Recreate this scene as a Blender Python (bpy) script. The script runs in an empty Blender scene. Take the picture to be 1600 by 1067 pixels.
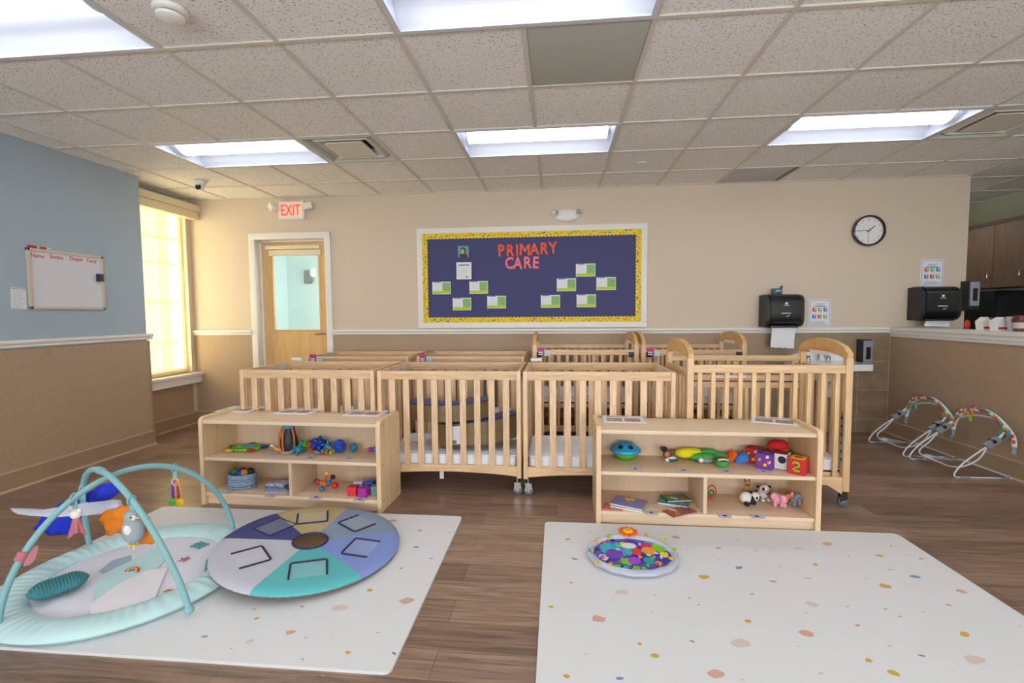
import bpy, bmesh, math, random
from math import sin, cos, pi, radians
from mathutils import Vector, Matrix, Euler, noise
random.seed(7)
SC = bpy.context.scene
COL = SC.collection

# ------------------------------------------------------------------ camera, world, exposure
FPX = 740.2; YAW = -.0947; PIT = -.0591; ROL = -.0077; EYE = 1.28
_f = Vector((sin(YAW)*cos(PIT), cos(YAW)*cos(PIT), sin(PIT)))
_r = Vector((cos(YAW), -sin(YAW), 0)); _u = _r.cross(_f)
_r, _u = _r*cos(ROL)+_u*sin(ROL), -_r*sin(ROL)+_u*cos(ROL)
cam_d = bpy.data.cameras.new('camera'); cam = bpy.data.objects.new('camera', cam_d); COL.objects.link(cam)
cam_d.sensor_fit = 'HORIZONTAL'; cam_d.sensor_width = 36; cam_d.lens = 36*FPX/1600
cam_d.clip_start = .02
cam.matrix_world = Matrix(((_r.x, _u.x, -_f.x, 0), (_r.y, _u.y, -_f.y, 0), (_r.z, _u.z, -_f.z, EYE), (0, 0, 0, 1)))
SC.camera = cam
SC.view_settings.view_transform = 'Standard'; SC.view_settings.look = 'None'
SC.view_settings.gamma = 1; SC.view_settings.use_curve_mapping = False
SC.view_settings.exposure = 0.12
W_ = bpy.data.worlds.new('daylight'); SC.world = W_; W_.use_nodes = True
_bg = W_.node_tree.nodes['Background']; _bg.inputs[0].default_value = (1, .86, .54, 1); _bg.inputs[1].default_value = 15
SC.cycles.max_bounces = 8; SC.cycles.diffuse_bounces = 5; SC.cycles.caustics_reflective = False
SC.cycles.sample_clamp_indirect = 6
LENS_POWER = 5.5
# daylight coming in through the window (portal that guides the sky's light)
pl = bpy.data.lights.new('window_daylight', 'AREA'); pl.shape = 'RECTANGLE'; pl.size = 1.0; pl.size_y = 1.8
pl.cycles.is_portal = True
plo = bpy.data.objects.new('window_daylight', pl); COL.objects.link(plo)
plo.location = (-4.5, 4.8, 1.5); plo.rotation_euler = (0, -pi/2, 0)

# unseen area lights added along the rear wall as frontal fill
REAR_FILLS = (-2.9, -.6, 1.7, 4.0)
for _x in REAR_FILLS:
    al = bpy.data.lights.new('rear_fill_light', 'AREA'); al.shape = 'RECTANGLE'; al.size = 1.7; al.size_y = 1.6
    al.energy = 98; al.color = (.9, .95, 1)
    ao = bpy.data.objects.new('rear_fill_light', al); COL.objects.link(ao)
    ao.location = (_x, -3.22, 1.45); ao.rotation_euler = (radians(106), 0, 0)

def ray(px, py): return _f+_r*((px-800)/FPX)-_u*((py-533.5)/FPX)
def atz(px, py, z):      # the point at height z seen at a pixel
    d = ray(px, py); t = (z-EYE)/d.z; return Vector((d.x*t, d.y*t, z))
def aty(px, py, y):
    d = ray(px, py); t = y/d.y; return Vector((d.x*t, y, EYE+d.z*t))
def atx(px, py, x):
    d = ray(px, py); t = x/d.x; return Vector((x, d.y*t, EYE+d.z*t))

# ------------------------------------------------------------------ materials
def lin(h):
    h = h.lstrip('#'); o = []
    for i in (0, 2, 4):
        c = int(h[i:i+2], 16)/255
        o.append(c/12.92 if c <= .04045 else ((c+.055)/1.055)**2.4)
    return (*o, 1)
MC = {}
def M(name, col, rough=.5, metal=0, var=0, scale=6, stretch=(1, 1, 1), bump=0, emit=0, alpha=1, trans=0, rnd=0, coat=0, col2=None, spec=.5):
    if name in MC: return MC[name]
    m = bpy.data.materials.new(name); MC[name] = m; m.use_nodes = True
    nt = m.node_tree; b = nt.nodes['Principled BSDF']; L = nt.links
    c = lin(col); b.inputs['Base Color'].default_value = c
    b.inputs['Roughness'].default_value = rough; b.inputs['Metallic'].default_value = metal
    b.inputs['Specular IOR Level'].default_value = spec
    b.inputs['Coat Weight'].default_value = coat
    if alpha < 1: b.inputs['Alpha'].default_value = alpha
    if trans: b.inputs['Transmission Weight'].default_value = trans
    if emit:
        b.inputs['Emission Color'].default_value = c; b.inputs['Emission Strength'].default_value = emit
    tc = nt.nodes.new('ShaderNodeTexCoord'); mp = nt.nodes.new('ShaderNodeMapping')
    mp.inputs['Scale'].default_value = stretch
    L.new(tc.outputs['Object'], mp.inputs['Vector'])
    nz = nt.nodes.new('ShaderNodeTexNoise'); nz.inputs['Scale'].default_value = scale; nz.inputs['Detail'].default_value = 4
    L.new(mp.outputs[0], nz.inputs['Vector'])
    if var or col2:
        cr = nt.nodes.new('ShaderNodeValToRGB')
        c2 = lin(col2) if col2 else tuple(min(1, v*(1+var)) for v in c[:3])+(1,)
        c1 = c if col2 else tuple(v*(1-var) for v in c[:3])+(1,)
        cr.color_ramp.elements[0].position = .3; cr.color_ramp.elements[1].position = .7
        cr.color_ramp.elements[0].color = c1; cr.color_ramp.elements[1].color = c2
        L.new(nz.outputs['Fac'], cr.inputs[0]); out = cr.outputs[0]
        if rnd:
            oi = nt.nodes.new('ShaderNodeObjectInfo'); hv = nt.nodes.new('ShaderNodeHueSaturation')
            mr = nt.nodes.new('ShaderNodeMapRange'); mr.inputs[3].default_value = 1-rnd; mr.inputs[4].default_value = 1+rnd
            L.new(oi.outputs['Random'], mr.inputs[0]); L.new(mr.outputs[0], hv.inputs['Value']); L.new(out, hv.inputs['Color']); out = hv.outputs[0]
        L.new(out, b.inputs['Base Color'])
    if bump:
        bn = nt.nodes.new('ShaderNodeBump'); bn.inputs['Strength'].default_value = bump; bn.inputs['Distance'].default_value = .01
        L.new(nz.outputs['Fac'], bn.inputs['Height']); L.new(bn.outputs[0], b.inputs['Normal'])
    return m
def brick_mat(name, c1, c2, cm, bw, bh, mortar, rough, axes, offset=.5, grain=None, bump=0, mort_bump=0):
    m = bpy.data.materials.new(name); MC[name] = m; m.use_nodes = True
    nt = m.node_tree; b = nt.nodes['Principled BSDF']; L = nt.links; N = nt.nodes.new
    b.inputs['Roughness'].default_value = rough
    tc = N('ShaderNodeTexCoord'); sp = N('ShaderNodeSeparateXYZ'); cb = N('ShaderNodeCombineXYZ')
    L.new(tc.outputs['Object'], sp.inputs[0])
    for i, a in enumerate(axes): L.new(sp.outputs[a], cb.inputs[i])
    bt = N('ShaderNodeTexBrick'); bt.inputs['Scale'].default_value = 1
    bt.inputs['Brick Width'].default_value = bw; bt.inputs['Row Height'].default_value = bh
    bt.inputs['Mortar Size'].default_value = mortar; bt.inputs['Mortar Smooth'].default_value = .1
    bt.inputs['Color1'].default_value = lin(c1); bt.inputs['Color2'].default_value = lin(c2); bt.inputs['Mortar'].default_value = lin(cm)
    bt.offset = offset; L.new(cb.outputs[0], bt.inputs['Vector']); out = bt.outputs['Color']
    if grain:
        mp = N('ShaderNodeMapping'); mp.inputs['Scale'].default_value = grain[0]; L.new(cb.outputs[0], mp.inputs[0])
        nz = N('ShaderNodeTexNoise'); nz.inputs['Scale'].default_value = grain[1]; nz.inputs['Detail'].default_value = 6; nz.inputs['Distortion'].default_value = grain[3] if len(grain) > 3 else 0
        L.new(mp.outputs[0], nz.inputs['Vector'])
        mr = N('ShaderNodeMapRange'); mr.inputs[1].default_value = .3; mr.inputs[2].default_value = .7
        mr.inputs[3].default_value = 1-grain[2]; mr.inputs[4].default_value = 1+grain[2]; L.new(nz.outputs['Fac'], mr.inputs[0])
        hv = N('ShaderNodeHueSaturation'); L.new(mr.outputs[0], hv.inputs['Value']); L.new(out, hv.inputs['Color']); out = hv.outputs[0]
    L.new(out, b.inputs['Base Color'])
    return m

WOODV = M('crib_wood_upright', '#dfbe98', .45, var=.2, scale=9, stretch=(9, 9, .7), rnd=.05)
WOODX = M('crib_wood_across', '#debb92', .45, var=.17, scale=9, stretch=(.7, 9, 9), rnd=.05)
WOODY = M('crib_wood_deep', '#d9b68c', .45, var=.17, scale=9, stretch=(9, .7, 9), rnd=.05)
WOODA = M('arched_crib_wood', '#d6ab70', .42, var=.12, scale=8, stretch=(5, 2, 2), rnd=.04)
WOODAV = M('arched_crib_wood_upright', '#debb8c', .42, var=.15, scale=8, stretch=(8, 8, .7), rnd=.05)
MAPLE = M('maple_laminate', '#e0c6a8', .42, var=.06, scale=7, stretch=(.6, 5, 5))
MAPLEV = M('maple_edge', '#dfc199', .4, var=.09, scale=7, stretch=(6, 6, .6))
MAPLED = M('maple_back_panel', '#d6bda0', .5, var=.05, scale=7, stretch=(5, 5, .6))
DOORW = M('birch_door', '#dcb47c', .38, var=.1, scale=4, stretch=(4, 4, .7))
CABW = M('walnut_cabinet', '#755d4e', .45, var=.16, scale=7, stretch=(6, 6, .5))
WHITE = M('white_plastic', '#e9e8e4', .35)
TRIMW = M('white_trim', '#e6e4df', .4)
CERAM = M('white_ceramic', '#eceded', .12, coat=.5)
PAPER = M('white_paper', '#e4e5ea', .6)
BLACKP = M('black_plastic', '#17181d', .22, coat=.2)
DARKP = M('dark_plastic', '#24252b', .4)
GREYP = M('grey_plastic', '#8d929b', .4)
LGREYP = M('pale_grey_plastic', '#c4c6cd', .35)
CHROME = M('brushed_metal', '#b9b7b2', .28, metal=1)
DKMET = M('dark_metal', '#4a4744', .4, metal=.8)
SHEET = M('mattress_sheet', '#e4e6ec', .8, bump=.25, scale=14)
NAVY = M('navy_fabric', '#2f3a6e', .75, bump=.1, scale=60)

# ------------------------------------------------------------------ mesh helpers
class MB:
    """collects shapes in one mesh; every shape takes a material"""
    def __init__(s): s.bm = bmesh.new(); s.mats = []
    def mi(s, m):
        if m not in s.mats: s.mats.append(m)
        return s.mats.index(m)
    def _fin(s, faces, m, smooth):
        i = s.mi(m)
        for f in faces: f.material_index = i; f.smooth = smooth
    def box(s, x0, x1, y0, y1, z0, z1, m, bev=0, rot=None, piv=None, seg=2):
        t = bmesh.new(); bmesh.ops.create_cube(t, size=1)
        for v in t.verts: v.co = Vector(((x0+x1)/2+v.co.x*(x1-x0), (y0+y1)/2+v.co.y*(y1-y0), (z0+z1)/2+v.co.z*(z1-z0)))
        if bev: bmesh.ops.bevel(t, geom=t.edges[:], offset=bev, segments=seg, affect='EDGES', profile=.7)
        s.add(t, m, bev > 0, rot, piv or ((x0+x1)/2, (y0+y1)/2, (z0+z1)/2)); return s
    def add(s, t, m, smooth=False, rot=None, piv=(0, 0, 0), mat=None):
        if rot is not None:
            R = Euler(rot).to_matrix(); p = Vector(piv)
            for v in t.verts: v.co = R@(v.co-p)+p
        if mat is not None: bmesh.ops.transform(t, matrix=mat, verts=t.verts[:])
        off = {}
        for v in t.verts: off[v] = s.bm.verts.new(v.co)
        i = s.mi(m) if m else None
        for f in t.faces:
            try: g = s.bm.faces.new([off[v] for v in f.verts])
            except ValueError: continue
            g.material_index = i if i is not None else f.material_index; g.smooth = smooth
        t.free(); return s
    def ball(s, c, r, m, seg=16, rot=None, squash=None):
        t = bmesh.new(); bmesh.ops.create_uvsphere(t, u_segments=seg, v_segments=max(6, seg*2//3), radius=1)
        if not isinstance(r, (tuple, list)): r = (r, r, r)
        R = Euler(rot).to_matrix() if rot else Matrix.Identity(3)
        for v in t.verts: v.co = R@Vector((v.co.x*r[0], v.co.y*r[1], v.co.z*r[2]))+Vector(c)
        return s.add(t, m, True)
    def tube(s, pts, r, m, seg=8, closed=False, caps=True):
        pts = [Vector(p) for p in pts]; n = len(pts)
        rr = r if isinstance(r, (list, tuple)) else [r]*n
        tan = []
        for i in range(n):
            a = pts[(i-1) % n] if closed or i > 0 else pts[i]; b = pts[(i+1) % n] if closed or i < n-1 else pts[i]
            d = (b-a); tan.append(d.normalized() if d.length > 1e-9 else Vector((0, 0, 1)))
        up = Vector((0, 0, 1)) if abs(tan[0].z) < .9 else Vector((1, 0, 0))
        nrm = (up-tan[0]*up.dot(tan[0])).normalized(); rings = []
        for i in range(n):
            nrm = (nrm-tan[i]*nrm.dot(tan[i]));
            nrm = nrm.normalized() if nrm.length > 1e-6 else tan[i].orthogonal().normalized()
            bi = tan[i].cross(nrm)
            rings.append([s.bm.verts.new(pts[i]+(nrm*cos(2*pi*k/seg)+bi*sin(2*pi*k/seg))*rr[i]) for k in range(seg)])
        mi = s.mi(m)
        for i in range(n if closed else n-1):
            a, b = rings[i], rings[(i+1) % n]
            for k in range(seg):
                f = s.bm.faces.new((a[k], a[(k+1) % seg], b[(k+1) % seg], b[k])); f.smooth = True; f.material_index = mi
        if caps and not closed:
            for rg in (rings[0][::-1], rings[-1]):
                f = s.bm.faces.new(rg); f.material_index = mi
        return s
    def cyl(s, p0, p1, r, m, seg=20, r2=None):
        s.tube([p0, p1], [r, r if r2 is None else r2], m, seg); return s
    def lathe(s, prof, m, seg=24, c=(0, 0, 0), axis='z', sy=1, wob=None):
        mi = s.mi(m); rings = []
        def mk(r, z, a):
            x, y = r*cos(a), r*sin(a)*sy
            p = {'z': (x, y, z), 'y': (x, z, y), 'x': (z, x, y)}[axis]
            return Vector(c)+Vector(p)
        for r, z in prof:
            rings.append([s.bm.verts.new(mk(r, z, 2*pi*k/seg)) for k in range(seg)] if r > 1e-6 else [s.bm.verts.new(mk(0, z, 0))])
        for a, b in zip(rings, rings[1:]):
            for k in range(seg):
                l = [a[k % len(a)], a[(k+1) % len(a)], b[(k+1) % len(b)], b[k % len(b)]]
                l = list(dict.fromkeys(l))
                if len(l) > 2:
                    f = s.bm.faces.new(l); f.smooth = True; f.material_index = mi
        return s
    def prism(s, outl, t0, t1, m, axis='y', smooth=False):
        """outline in the plane across `axis`, extruded from t0 to t1 along it. outline order (x,z) (y,z) or (x,y)"""
        def mk(a, b, t): return {'y': (a, t, b), 'x': (t, a, b), 'z': (a, b, t)}[axis]
        A = [s.bm.verts.new(mk(a, b, t0)) for a, b in outl]; B = [s.bm.verts.new(mk(a, b, t1)) for a, b in outl]
        mi = s.mi(m); n = len(outl); fs = [s.bm.faces.new(A), s.bm.faces.new(B[::-1])]
        for f in fs: f.material_index = mi
        for k in range(n):
            f = s.bm.faces.new((A[k], B[k], B[(k+1) % n], A[(k+1) % n])); f.material_index = mi; f.smooth = smooth
        return s
    def quad(s, ps, m):
        f = s.bm.faces.new([s.bm.verts.new(Vector(p)) for p in ps]); f.material_index = s.mi(m); return s
    def grid(s, fn, nu, nv, m, smooth=True, closeu=False):
        V = [[s.bm.verts.new(Vector(fn(i/(nu if closeu else nu-1), j/(nv-1)))) for j in range(nv)] for i in range(nu)]
        mi = s.mi(m)
        for i in range(nu if closeu else nu-1):
            for j in range(nv-1):
                a = (i+1) % nu
                f = s.bm.faces.new((V[i][j], V[a][j], V[a][j+1], V[i][j+1])); f.smooth = smooth; f.material_index = mi
        return s
    def text(s, txt, size, m, mat, ext=.0006, align='CENTER', sx=1, off=0):
        cu = bpy.data.curves.new('t', 'FONT'); cu.body = txt; cu.size = size; cu.extrude = ext; cu.align_x = align; cu.offset = off; cu.resolution_u = 3
        o = bpy.data.objects.new('t', cu); COL.objects.link(o)
        bpy.context.view_layer.update()
        me = bpy.data.meshes.new_from_object(o); t = bmesh.new(); t.from_mesh(me)
        for v in t.verts: v.co.x *= sx
        bpy.data.objects.remove(o); bpy.data.curves.remove(cu); bpy.data.meshes.remove(me)
        return s.add(t, m, False, mat=mat)
    def build(s, name, parent=None, loc=None, rot=None, norm=True):
        if norm: bmesh.ops.recalc_face_normals(s.bm, faces=s.bm.faces[:])
        me = bpy.data.meshes.new(name); s.bm.to_mesh(me); s.bm.free()
        for m in s.mats: me.materials.append(m)
        try: me.set_sharp_from_angle(angle=radians(40))
        except Exception: pass
        o = bpy.data.objects.new(name, me); COL.objects.link(o)
        if parent: o.parent = parent
        if loc is not None: o.location = loc
        if rot is not None: o.rotation_euler = rot
        return o
FRONT = Matrix.Rotation(pi/2, 4, 'X')     # text lying in xy -> standing, facing -y
def T3(x, y, z): return Matrix.Translation((x, y, z))
def tag(o, label, cat, group=None):
    o['label'] = label; o['category'] = cat
    if group: o['group'] = group
    return o
def thing(name, label, cat, loc=(0, 0, 0), rz=0, group=None, rot=None):
    o = bpy.data.objects.new(name, None); COL.objects.link(o); o.location = loc
    o.rotation_euler = rot or (0, 0, rz); o.empty_display_size = .05
    return tag(o, label, cat, group)
def one(name, label, cat, mb, loc=(0, 0, 0), rz=0, group=None, rot=None):
    o = mb.build(name, None, loc, rot or (0, 0, rz)); return tag(o, label, cat, group)
def struct(name, mb, parent=None):
    o = mb.build(name, parent); o['kind'] = 'structure'; return o
def copy_tree(root, loc, rz=None, label=None, group=None):
    def cp(o, par):
        c = o.copy(); COL.objects.link(c); c.parent = par
        for ch in [k for k in bpy.data.objects if k.parent == o]: cp(ch, c)
        return c
    r = cp(root, None); r.location = loc
    if rz is not None: r.rotation_euler = (0, 0, rz)
    if label: r['label'] = label
    if group: r['group'] = group
    return r
def rrect(x0, x1, z0, z1, r, n=4, corners=(1, 1, 1, 1)):
    """rounded rectangle outline; corners: bl, br, tr, tl"""
    o = []
    for (cx, cz, a0, on, kx, kz) in ((x0, z0, pi, corners[0], 1, 1), (x1, z0, 1.5*pi, corners[1], -1, 1), (x1, z1, 0, corners[2], -1, -1), (x0, z1, .5*pi, corners[3], 1, -1)):
        if not on: o.append((cx, cz)); continue
        for k in range(n+1):
            a = a0+k/n*pi/2; o.append((cx+kx*r+r*cos(a), cz+kz*r+r*sin(a)))
    return o
def blob(cx, cy, rx, ry, n=9, jag=.25, rot=0, seed=0):
    R = random.Random(seed); o = []
    for k in range(n):
        a = 2*pi*k/n; q = 1+R.uniform(-jag, jag); x, y = rx*q*cos(a), ry*q*sin(a)
        o.append((cx+x*cos(rot)-y*sin(rot), cy+x*sin(rot)+y*cos(rot)))
    return o
# ------------------------------------------------------------------ the room
CEIL = 2.63; BY = 5.27; LX = -4.04; WX = -4.3; HX = 3.45
WALLB = M('beige_wall_paint', '#d3c4b0', .7, bump=.05, scale=120)
WALLBL = M('blue_wall_paint', '#a2b3c0', .7, bump=.05, scale=120)
GREENW = M('green_grey_wall_paint', '#b9baa6', .7)
WAIN = M('speckled_wainscot', '#ab937a', .6, var=.1, scale=90)
COVE = M('tan_cove_base', '#a08a70', .45, var=.04)
COVEL = M('pale_cove_edge', '#cdb294', .45)
FLOORM = brick_mat('walnut_plank_floor', '#987d6a', '#786151', '#5f4d41', 1.22, .155, .0012, .29, (0, 1), .37, ((.5, 9, 1), 5, .38, 1.5))
STONE = brick_mat('brown_stone_tile', '#8d7963', '#97836b', '#b8a78e', .305, .305, .0025, .35, (0, 2), 0, ((1, 1, 1), 9, .2))
TILE = M('ceiling_tile', '#cbc5bc', .9)
# speckled acoustic tile
nt = TILE.node_tree; _b = nt.nodes['Principled BSDF']
_vn = nt.nodes.new('ShaderNodeTexNoise'); _vn.inputs['Scale'].default_value = 95; _vn.inputs['Detail'].default_value = 3
_tc = nt.nodes.new('ShaderNodeTexCoord'); nt.links.new(_tc.outputs['Object'], _vn.inputs['Vector'])
_cr = nt.nodes.new('ShaderNodeValToRGB'); _cr.color_ramp.elements[0].position = .33; _cr.color_ramp.elements[1].position = .42
_cr.color_ramp.elements[0].color = lin('#a09a92'); _cr.color_ramp.elements[1].color = lin('#f0eeeb')
nt.links.new(_vn.outputs['Fac'], _cr.inputs[0]); nt.links.new(_cr.outputs[0], _b.inputs['Base Color'])
_bp = nt.nodes.new('ShaderNodeBump'); _bp.inputs['Strength'].default_value = .4; _bp.inputs['Distance'].default_value = .004
nt.links.new(_vn.outputs['Fac'], _bp.inputs['Height']); nt.links.new(_bp.outputs[0], _b.inputs['Normal'])
GRIDM = M('ceiling_grid_metal', '#d2cdc4', .5)

struct('floor', MB().box(-4.6, 5.5, -3.4, 8.2, -.1, 0, FLOORM))
# back wall with the door opening, then its end beside the kitchen
DX0, DX1, DH = -3.51, -2.64, 2.17
b = MB()
b.box(-4.6, DX0, BY, BY+.15, 0, CEIL+.235, WALLB); b.box(DX1, 4.15, BY, BY+.15, 0, CEIL+.235, WALLB); b.box(DX0, DX1, BY, BY+.15, DH, CEIL+.235, WALLB)
struct('wall_back', b)
# left blue wall, its short return, and the window wall beyond it
struct('wall_left', MB().box(LX-.16, LX, -3.3, 4.32, 0, CEIL+.235, WALLBL))
WY0, WY1, WZ0, WZ1 = 4.33, 5.2, .62, 2.50
b = MB()
b.box(WX-.2, WX, 4.0, WY0, 0, CEIL+.235, WALLBL); b.box(WX-.2, WX, WY1, BY+.15, 0, CEIL+.235, WALLB)
b.box(WX-.2, WX, WY0, WY1, 0, WZ0, WAIN); b.box(WX-.2, WX, WY0, WY1, WZ1, CEIL+.235, WALLBL)
b.box(WX-.2, LX-.16, 3.9, 4.0, 0, CEIL+.235, WALLBL)
struct('wall_window_side', b)
struct('wall_rear', MB().box(-4.6, 5.5, -3.4, -3.3, 0, CEIL+.235, WALLB))
for _k, _x in enumerate(REAR_FILLS):
    wf = MB()
    for x0, x1, z0, z1 in ((_x-.92, _x+.92, 2.27, 2.34), (_x-.92, _x+.92, .56, .63), (_x-.92, _x-.86, .63, 2.27), (_x+.86, _x+.92, .63, 2.27)): wf.box(x0, x1, -3.3, -3.2, z0, z1, TRIMW)
    struct('window_%d' % (_k+2), wf)  # unseen frames added around the rear fill lights; the wall has no openings
struct('wall_right', MB().box(5.335, 5.45, -3.4, 8.0, 0, CEIL+.235, GREENW))
struct('wall_kitchen_far', MB().box(4.15, 5.45, 8.0, 8.2, 0, CEIL+.235, GREENW))
al = bpy.data.lights.new('kitchen_fill_light', 'AREA'); al.shape = 'RECTANGLE'; al.size = .5; al.size_y = 1.1; al.energy = 10; al.color = (1, .96, .92)  # area light added out of view to brighten the dark kitchen
ao = bpy.data.objects.new('kitchen_fill_light', al); COL.objects.link(ao); ao.location = (4.45, 6.35, 2.6); ao.rotation_euler = (0, radians(25), 0)
struct('wall_kitchen_side', MB().box(4.0, 4.15, BY+.15, 8.2, 0, CEIL+.235, GREENW))
# half wall between playroom and kitchen
struct('wall_half', MB().box(HX, HX+.14, -.6, BY, 0, 1.06, WAIN))
b = MB(); b.box(HX-.03, HX+.22, -.62, BY, 1.075, 1.11, TRIMW, .006); b.box(HX-.02, HX+.0, -.6, BY, 1.04, 1.08, TRIMW, .006); b.box(HX-.012, HX, -.6, BY, 1.012, 1.045, TRIMW, .003)
struct('trim_1', b)
# wainscot panels, rails, bases
b = MB(); b.box(-4.3, DX0-.06, BY-.012, BY, 0, 1.05, WAIN); b.box(DX1+.06, 2.21, BY-.012, BY, 0, 1.05, WAIN)
struct('trim_2', b)
_o = struct('trim_3', MB().box(2.21-2.222, HX-2.222, BY-.014, BY, -.144, 1.05-.144, STONE)); _o.location = (2.222, 0, .144)
struct('trim_4', MB().box(LX, LX+.012, -3.3, 4.33, 0, 1.04, WAIN).box(LX-.2, LX+.012, 4.32, 4.332, 0, 1.04, WAIN).box(LX-.004, LX+.016, 4.312, 4.336, 0, 1.04, COVE))
def rail_prof(flip=1):
    return [(0, 1.05), (-.012, 1.05), (-.018, 1.06), (-.014, 1.07), (-.026, 1.082), (-.03, 1.095), (-.026, 1.108), (0, 1.11)]
b = MB()
for x0, x1 in ((-4.3, DX0-.06), (DX1+.06, HX)):
    b.prism([(BY-.008+p, z) for p, z in rail_prof()], x0, x1, TRIMW, 'x')
struct('trim_5', b)
b = MB(); b.prism([(LX+.008-p, z) for p, z in rail_prof()], -3.3, 4.345, TRIMW, 'y')
b.prism([(4.33-p, z) for p, z in rail_prof()], WX, LX+.04, TRIMW, 'x')
struct('trim_6', b)
def base(b, kind, a0, a1, p, sgn):
    f = (lambda t0, t1, z0, z1, m: b.box(a0, a1, min(p, p+sgn*t1), max(p, p+sgn*t1), z0, z1, m)) if kind == 'x' else (lambda t0, t1, z0, z1, m: b.box(min(p, p+sgn*t1), max(p, p+sgn*t1), a0, a1, z0, z1, m))
    f(0, .012, 0, .135, COVE); f(0, .014, .135, .142, COVEL); f(0, .024, 0, .014, COVEL)
b = MB(); base(b, 'y', -3.3, 4.34, LX+.012, 1); struct('baseboard_left', b)
b = MB(); base(b, 'x', -4.3, DX0-.06, BY-.012, -1); base(b, 'x', DX1+.06, 2.21, BY-.012, -1); struct('baseboard_back', b)
b = MB(); base(b, 'y', 4.33, BY, WX, 1); struct('baseboard_window', b)
b = MB(); base(b, 'y', -.6, BY, HX, -1); struct('baseboard_right', b)
# window
wn = MB()
for z0, z1 in ((WZ0, WZ0+.05), (WZ1-.05, WZ1)): wn.box(WX-.14, WX-.06, WY0, WY1, z0, z1, TRIMW)
for y0, y1 in ((WY0, WY0+.05), (WY1-.045, WY1)): wn.box(WX-.14, WX-.06, y0, y1, WZ0, WZ1, TRIMW)
w = struct('window_1', wn)
mu = MB()
for y in (4.60, 4.90): mu.box(WX-.115, WX-.095, y-.011, y+.011, WZ0+.05, WZ1-.05, TRIMW)
for z in (.985, 1.43, 1.87, 2.15): mu.box(WX-.115, WX-.095, WY0+.05, WY1-.045, z-.011, z+.011, TRIMW)
struct('muntin_bars', mu, w)
GL = M('window_glass', '#ffffff', .02, alpha=.12)
struct('window_glass', MB().box(WX-.108, WX-.103, WY0+.05, WY1-.045, WZ0+.05, WZ1-.05, GL), w)
SHADE = bpy.data.materials.new('sheer_shade_cloth'); SHADE.use_nodes = True
nt = SHADE.node_tree; nt.nodes.clear(); N = nt.nodes.new
_o = N('ShaderNodeOutputMaterial'); _tr = N('ShaderNodeBsdfTransparent'); _tl = N('ShaderNodeBsdfTranslucent'); _df = N('ShaderNodeBsdfDiffuse'); _mx = N('ShaderNodeMixShader'); _m2 = N('ShaderNodeMixShader')
_tl.inputs[0].default_value = lin('#b3a57e'); _df.inputs[0].default_value = lin('#efe6cc'); _tr.inputs[0].default_value = (1, 1, 1, 1)
_mx.inputs[0].default_value = .35; nt.links.new(_tl.outputs[0], _mx.inputs[1]); nt.links.new(_df.outputs[0], _mx.inputs[2])
_m2.inputs[0].default_value = .6; nt.links.new(_mx.outputs[0], _m2.inputs[1]); nt.links.new(_tr.outputs[0], _m2.inputs[2]); nt.links.new(_m2.outputs[0], _o.inputs[0])
BLINDC = M('cream_blind_cassette', '#e3d7b8', .55)
sh = thing('roller_shade', 'cream roller shade with sheer cloth drawn down over the left window', 'window shade', (WX, 4.75, 2.4))
MB().box(.02, .14, -.41, .515, .09, .165, BLINDC, .006).box(.03, .13, -.41, .505, .0, .088, BLINDC, .006).build('cassette', sh)
MB().box(-.03, -.028, -.395, .42, -1.75, .09, SHADE).build('shade_cloth', sh)
MB().box(-.036, -.022, -.395, .42, -1.772, -1.748, BLINDC, .003).build('hem_bar', sh)
b = MB(); b.box(WX-.1, WX+.1, WY0-.02, 5.262, .585, .612, TRIMW, .004); b.box(WX-.02, WX+.075, WY0-.02, 5.26, .495, .585, TRIMW, .004)
struct('window_sill', b, w)
# porch roof outside that shades the window's top
struct('window_awning', MB().box(-6.4, WX-.3, 3.0, 7.0, 2.62, 2.7, M('porch_soffit', '#d8d6c8', .8)), w)

# ceiling: 2 ft tiles in a metal grid
PX = .6096; OX = -.7641; OY = 2.308
def cx(i): return OX+i*PX
def cy(j): return OY+j*PX
LIGHTS = [(i, j) for j in (2, -1, -4, -7) for i in (-4, 0, 4)]+[(8, 1), (8, -2)]  # the last pair is added out of view to brighten the kitchen cabinets
VENTS = [(-2, 2), (6, 2)]; PANELS = [(1, 0), (4, 4)]
skip = set(VENTS) | set(PANELS)
for i, j in LIGHTS: skip |= {(i, j), (i+1, j)}
t = MB()
for i in range(-7, 11):
    for j in range(-10, 10):
        if (i, j) in skip: continue
        x0, x1, y0, y1 = cx(i), cx(i+1), cy(j), cy(j+1)
        t.box(x0+.011, x1-.011, y0+.011, y1-.011, CEIL+.004, CEIL+.02, TILE)
t.box(-4.6, 5.5, -3.4, 8.2, CEIL+.22, CEIL+.24, TILE)
struct('ceiling', t)
g = MB()
for i in range(-7, 12):
    x = cx(i)
    runs = [(-3.4, 8.2)]
    for (li, lj) in LIGHTS:
        if li+1 == i:
            nr = []
            for a, c in runs:
                y0, y1 = cy(lj), cy(lj+1)
                if a < y0 and c > y1: nr += [(a, y0), (y1, c)]
                else: nr.append((a, c))
            runs = nr
    for a, c in runs: g.box(x-.012, x+.012, a, c, CEIL-.003, CEIL+.006, GRIDM); g.box(x-.002, x+.002, a, c, CEIL+.006, CEIL+.03, GRIDM)
for j in range(-9, 11): g.box(-4.6, 5.5, cy(j)-.012, cy(j)+.012, CEIL-.0035, CEIL+.0055, GRIDM)
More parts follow.
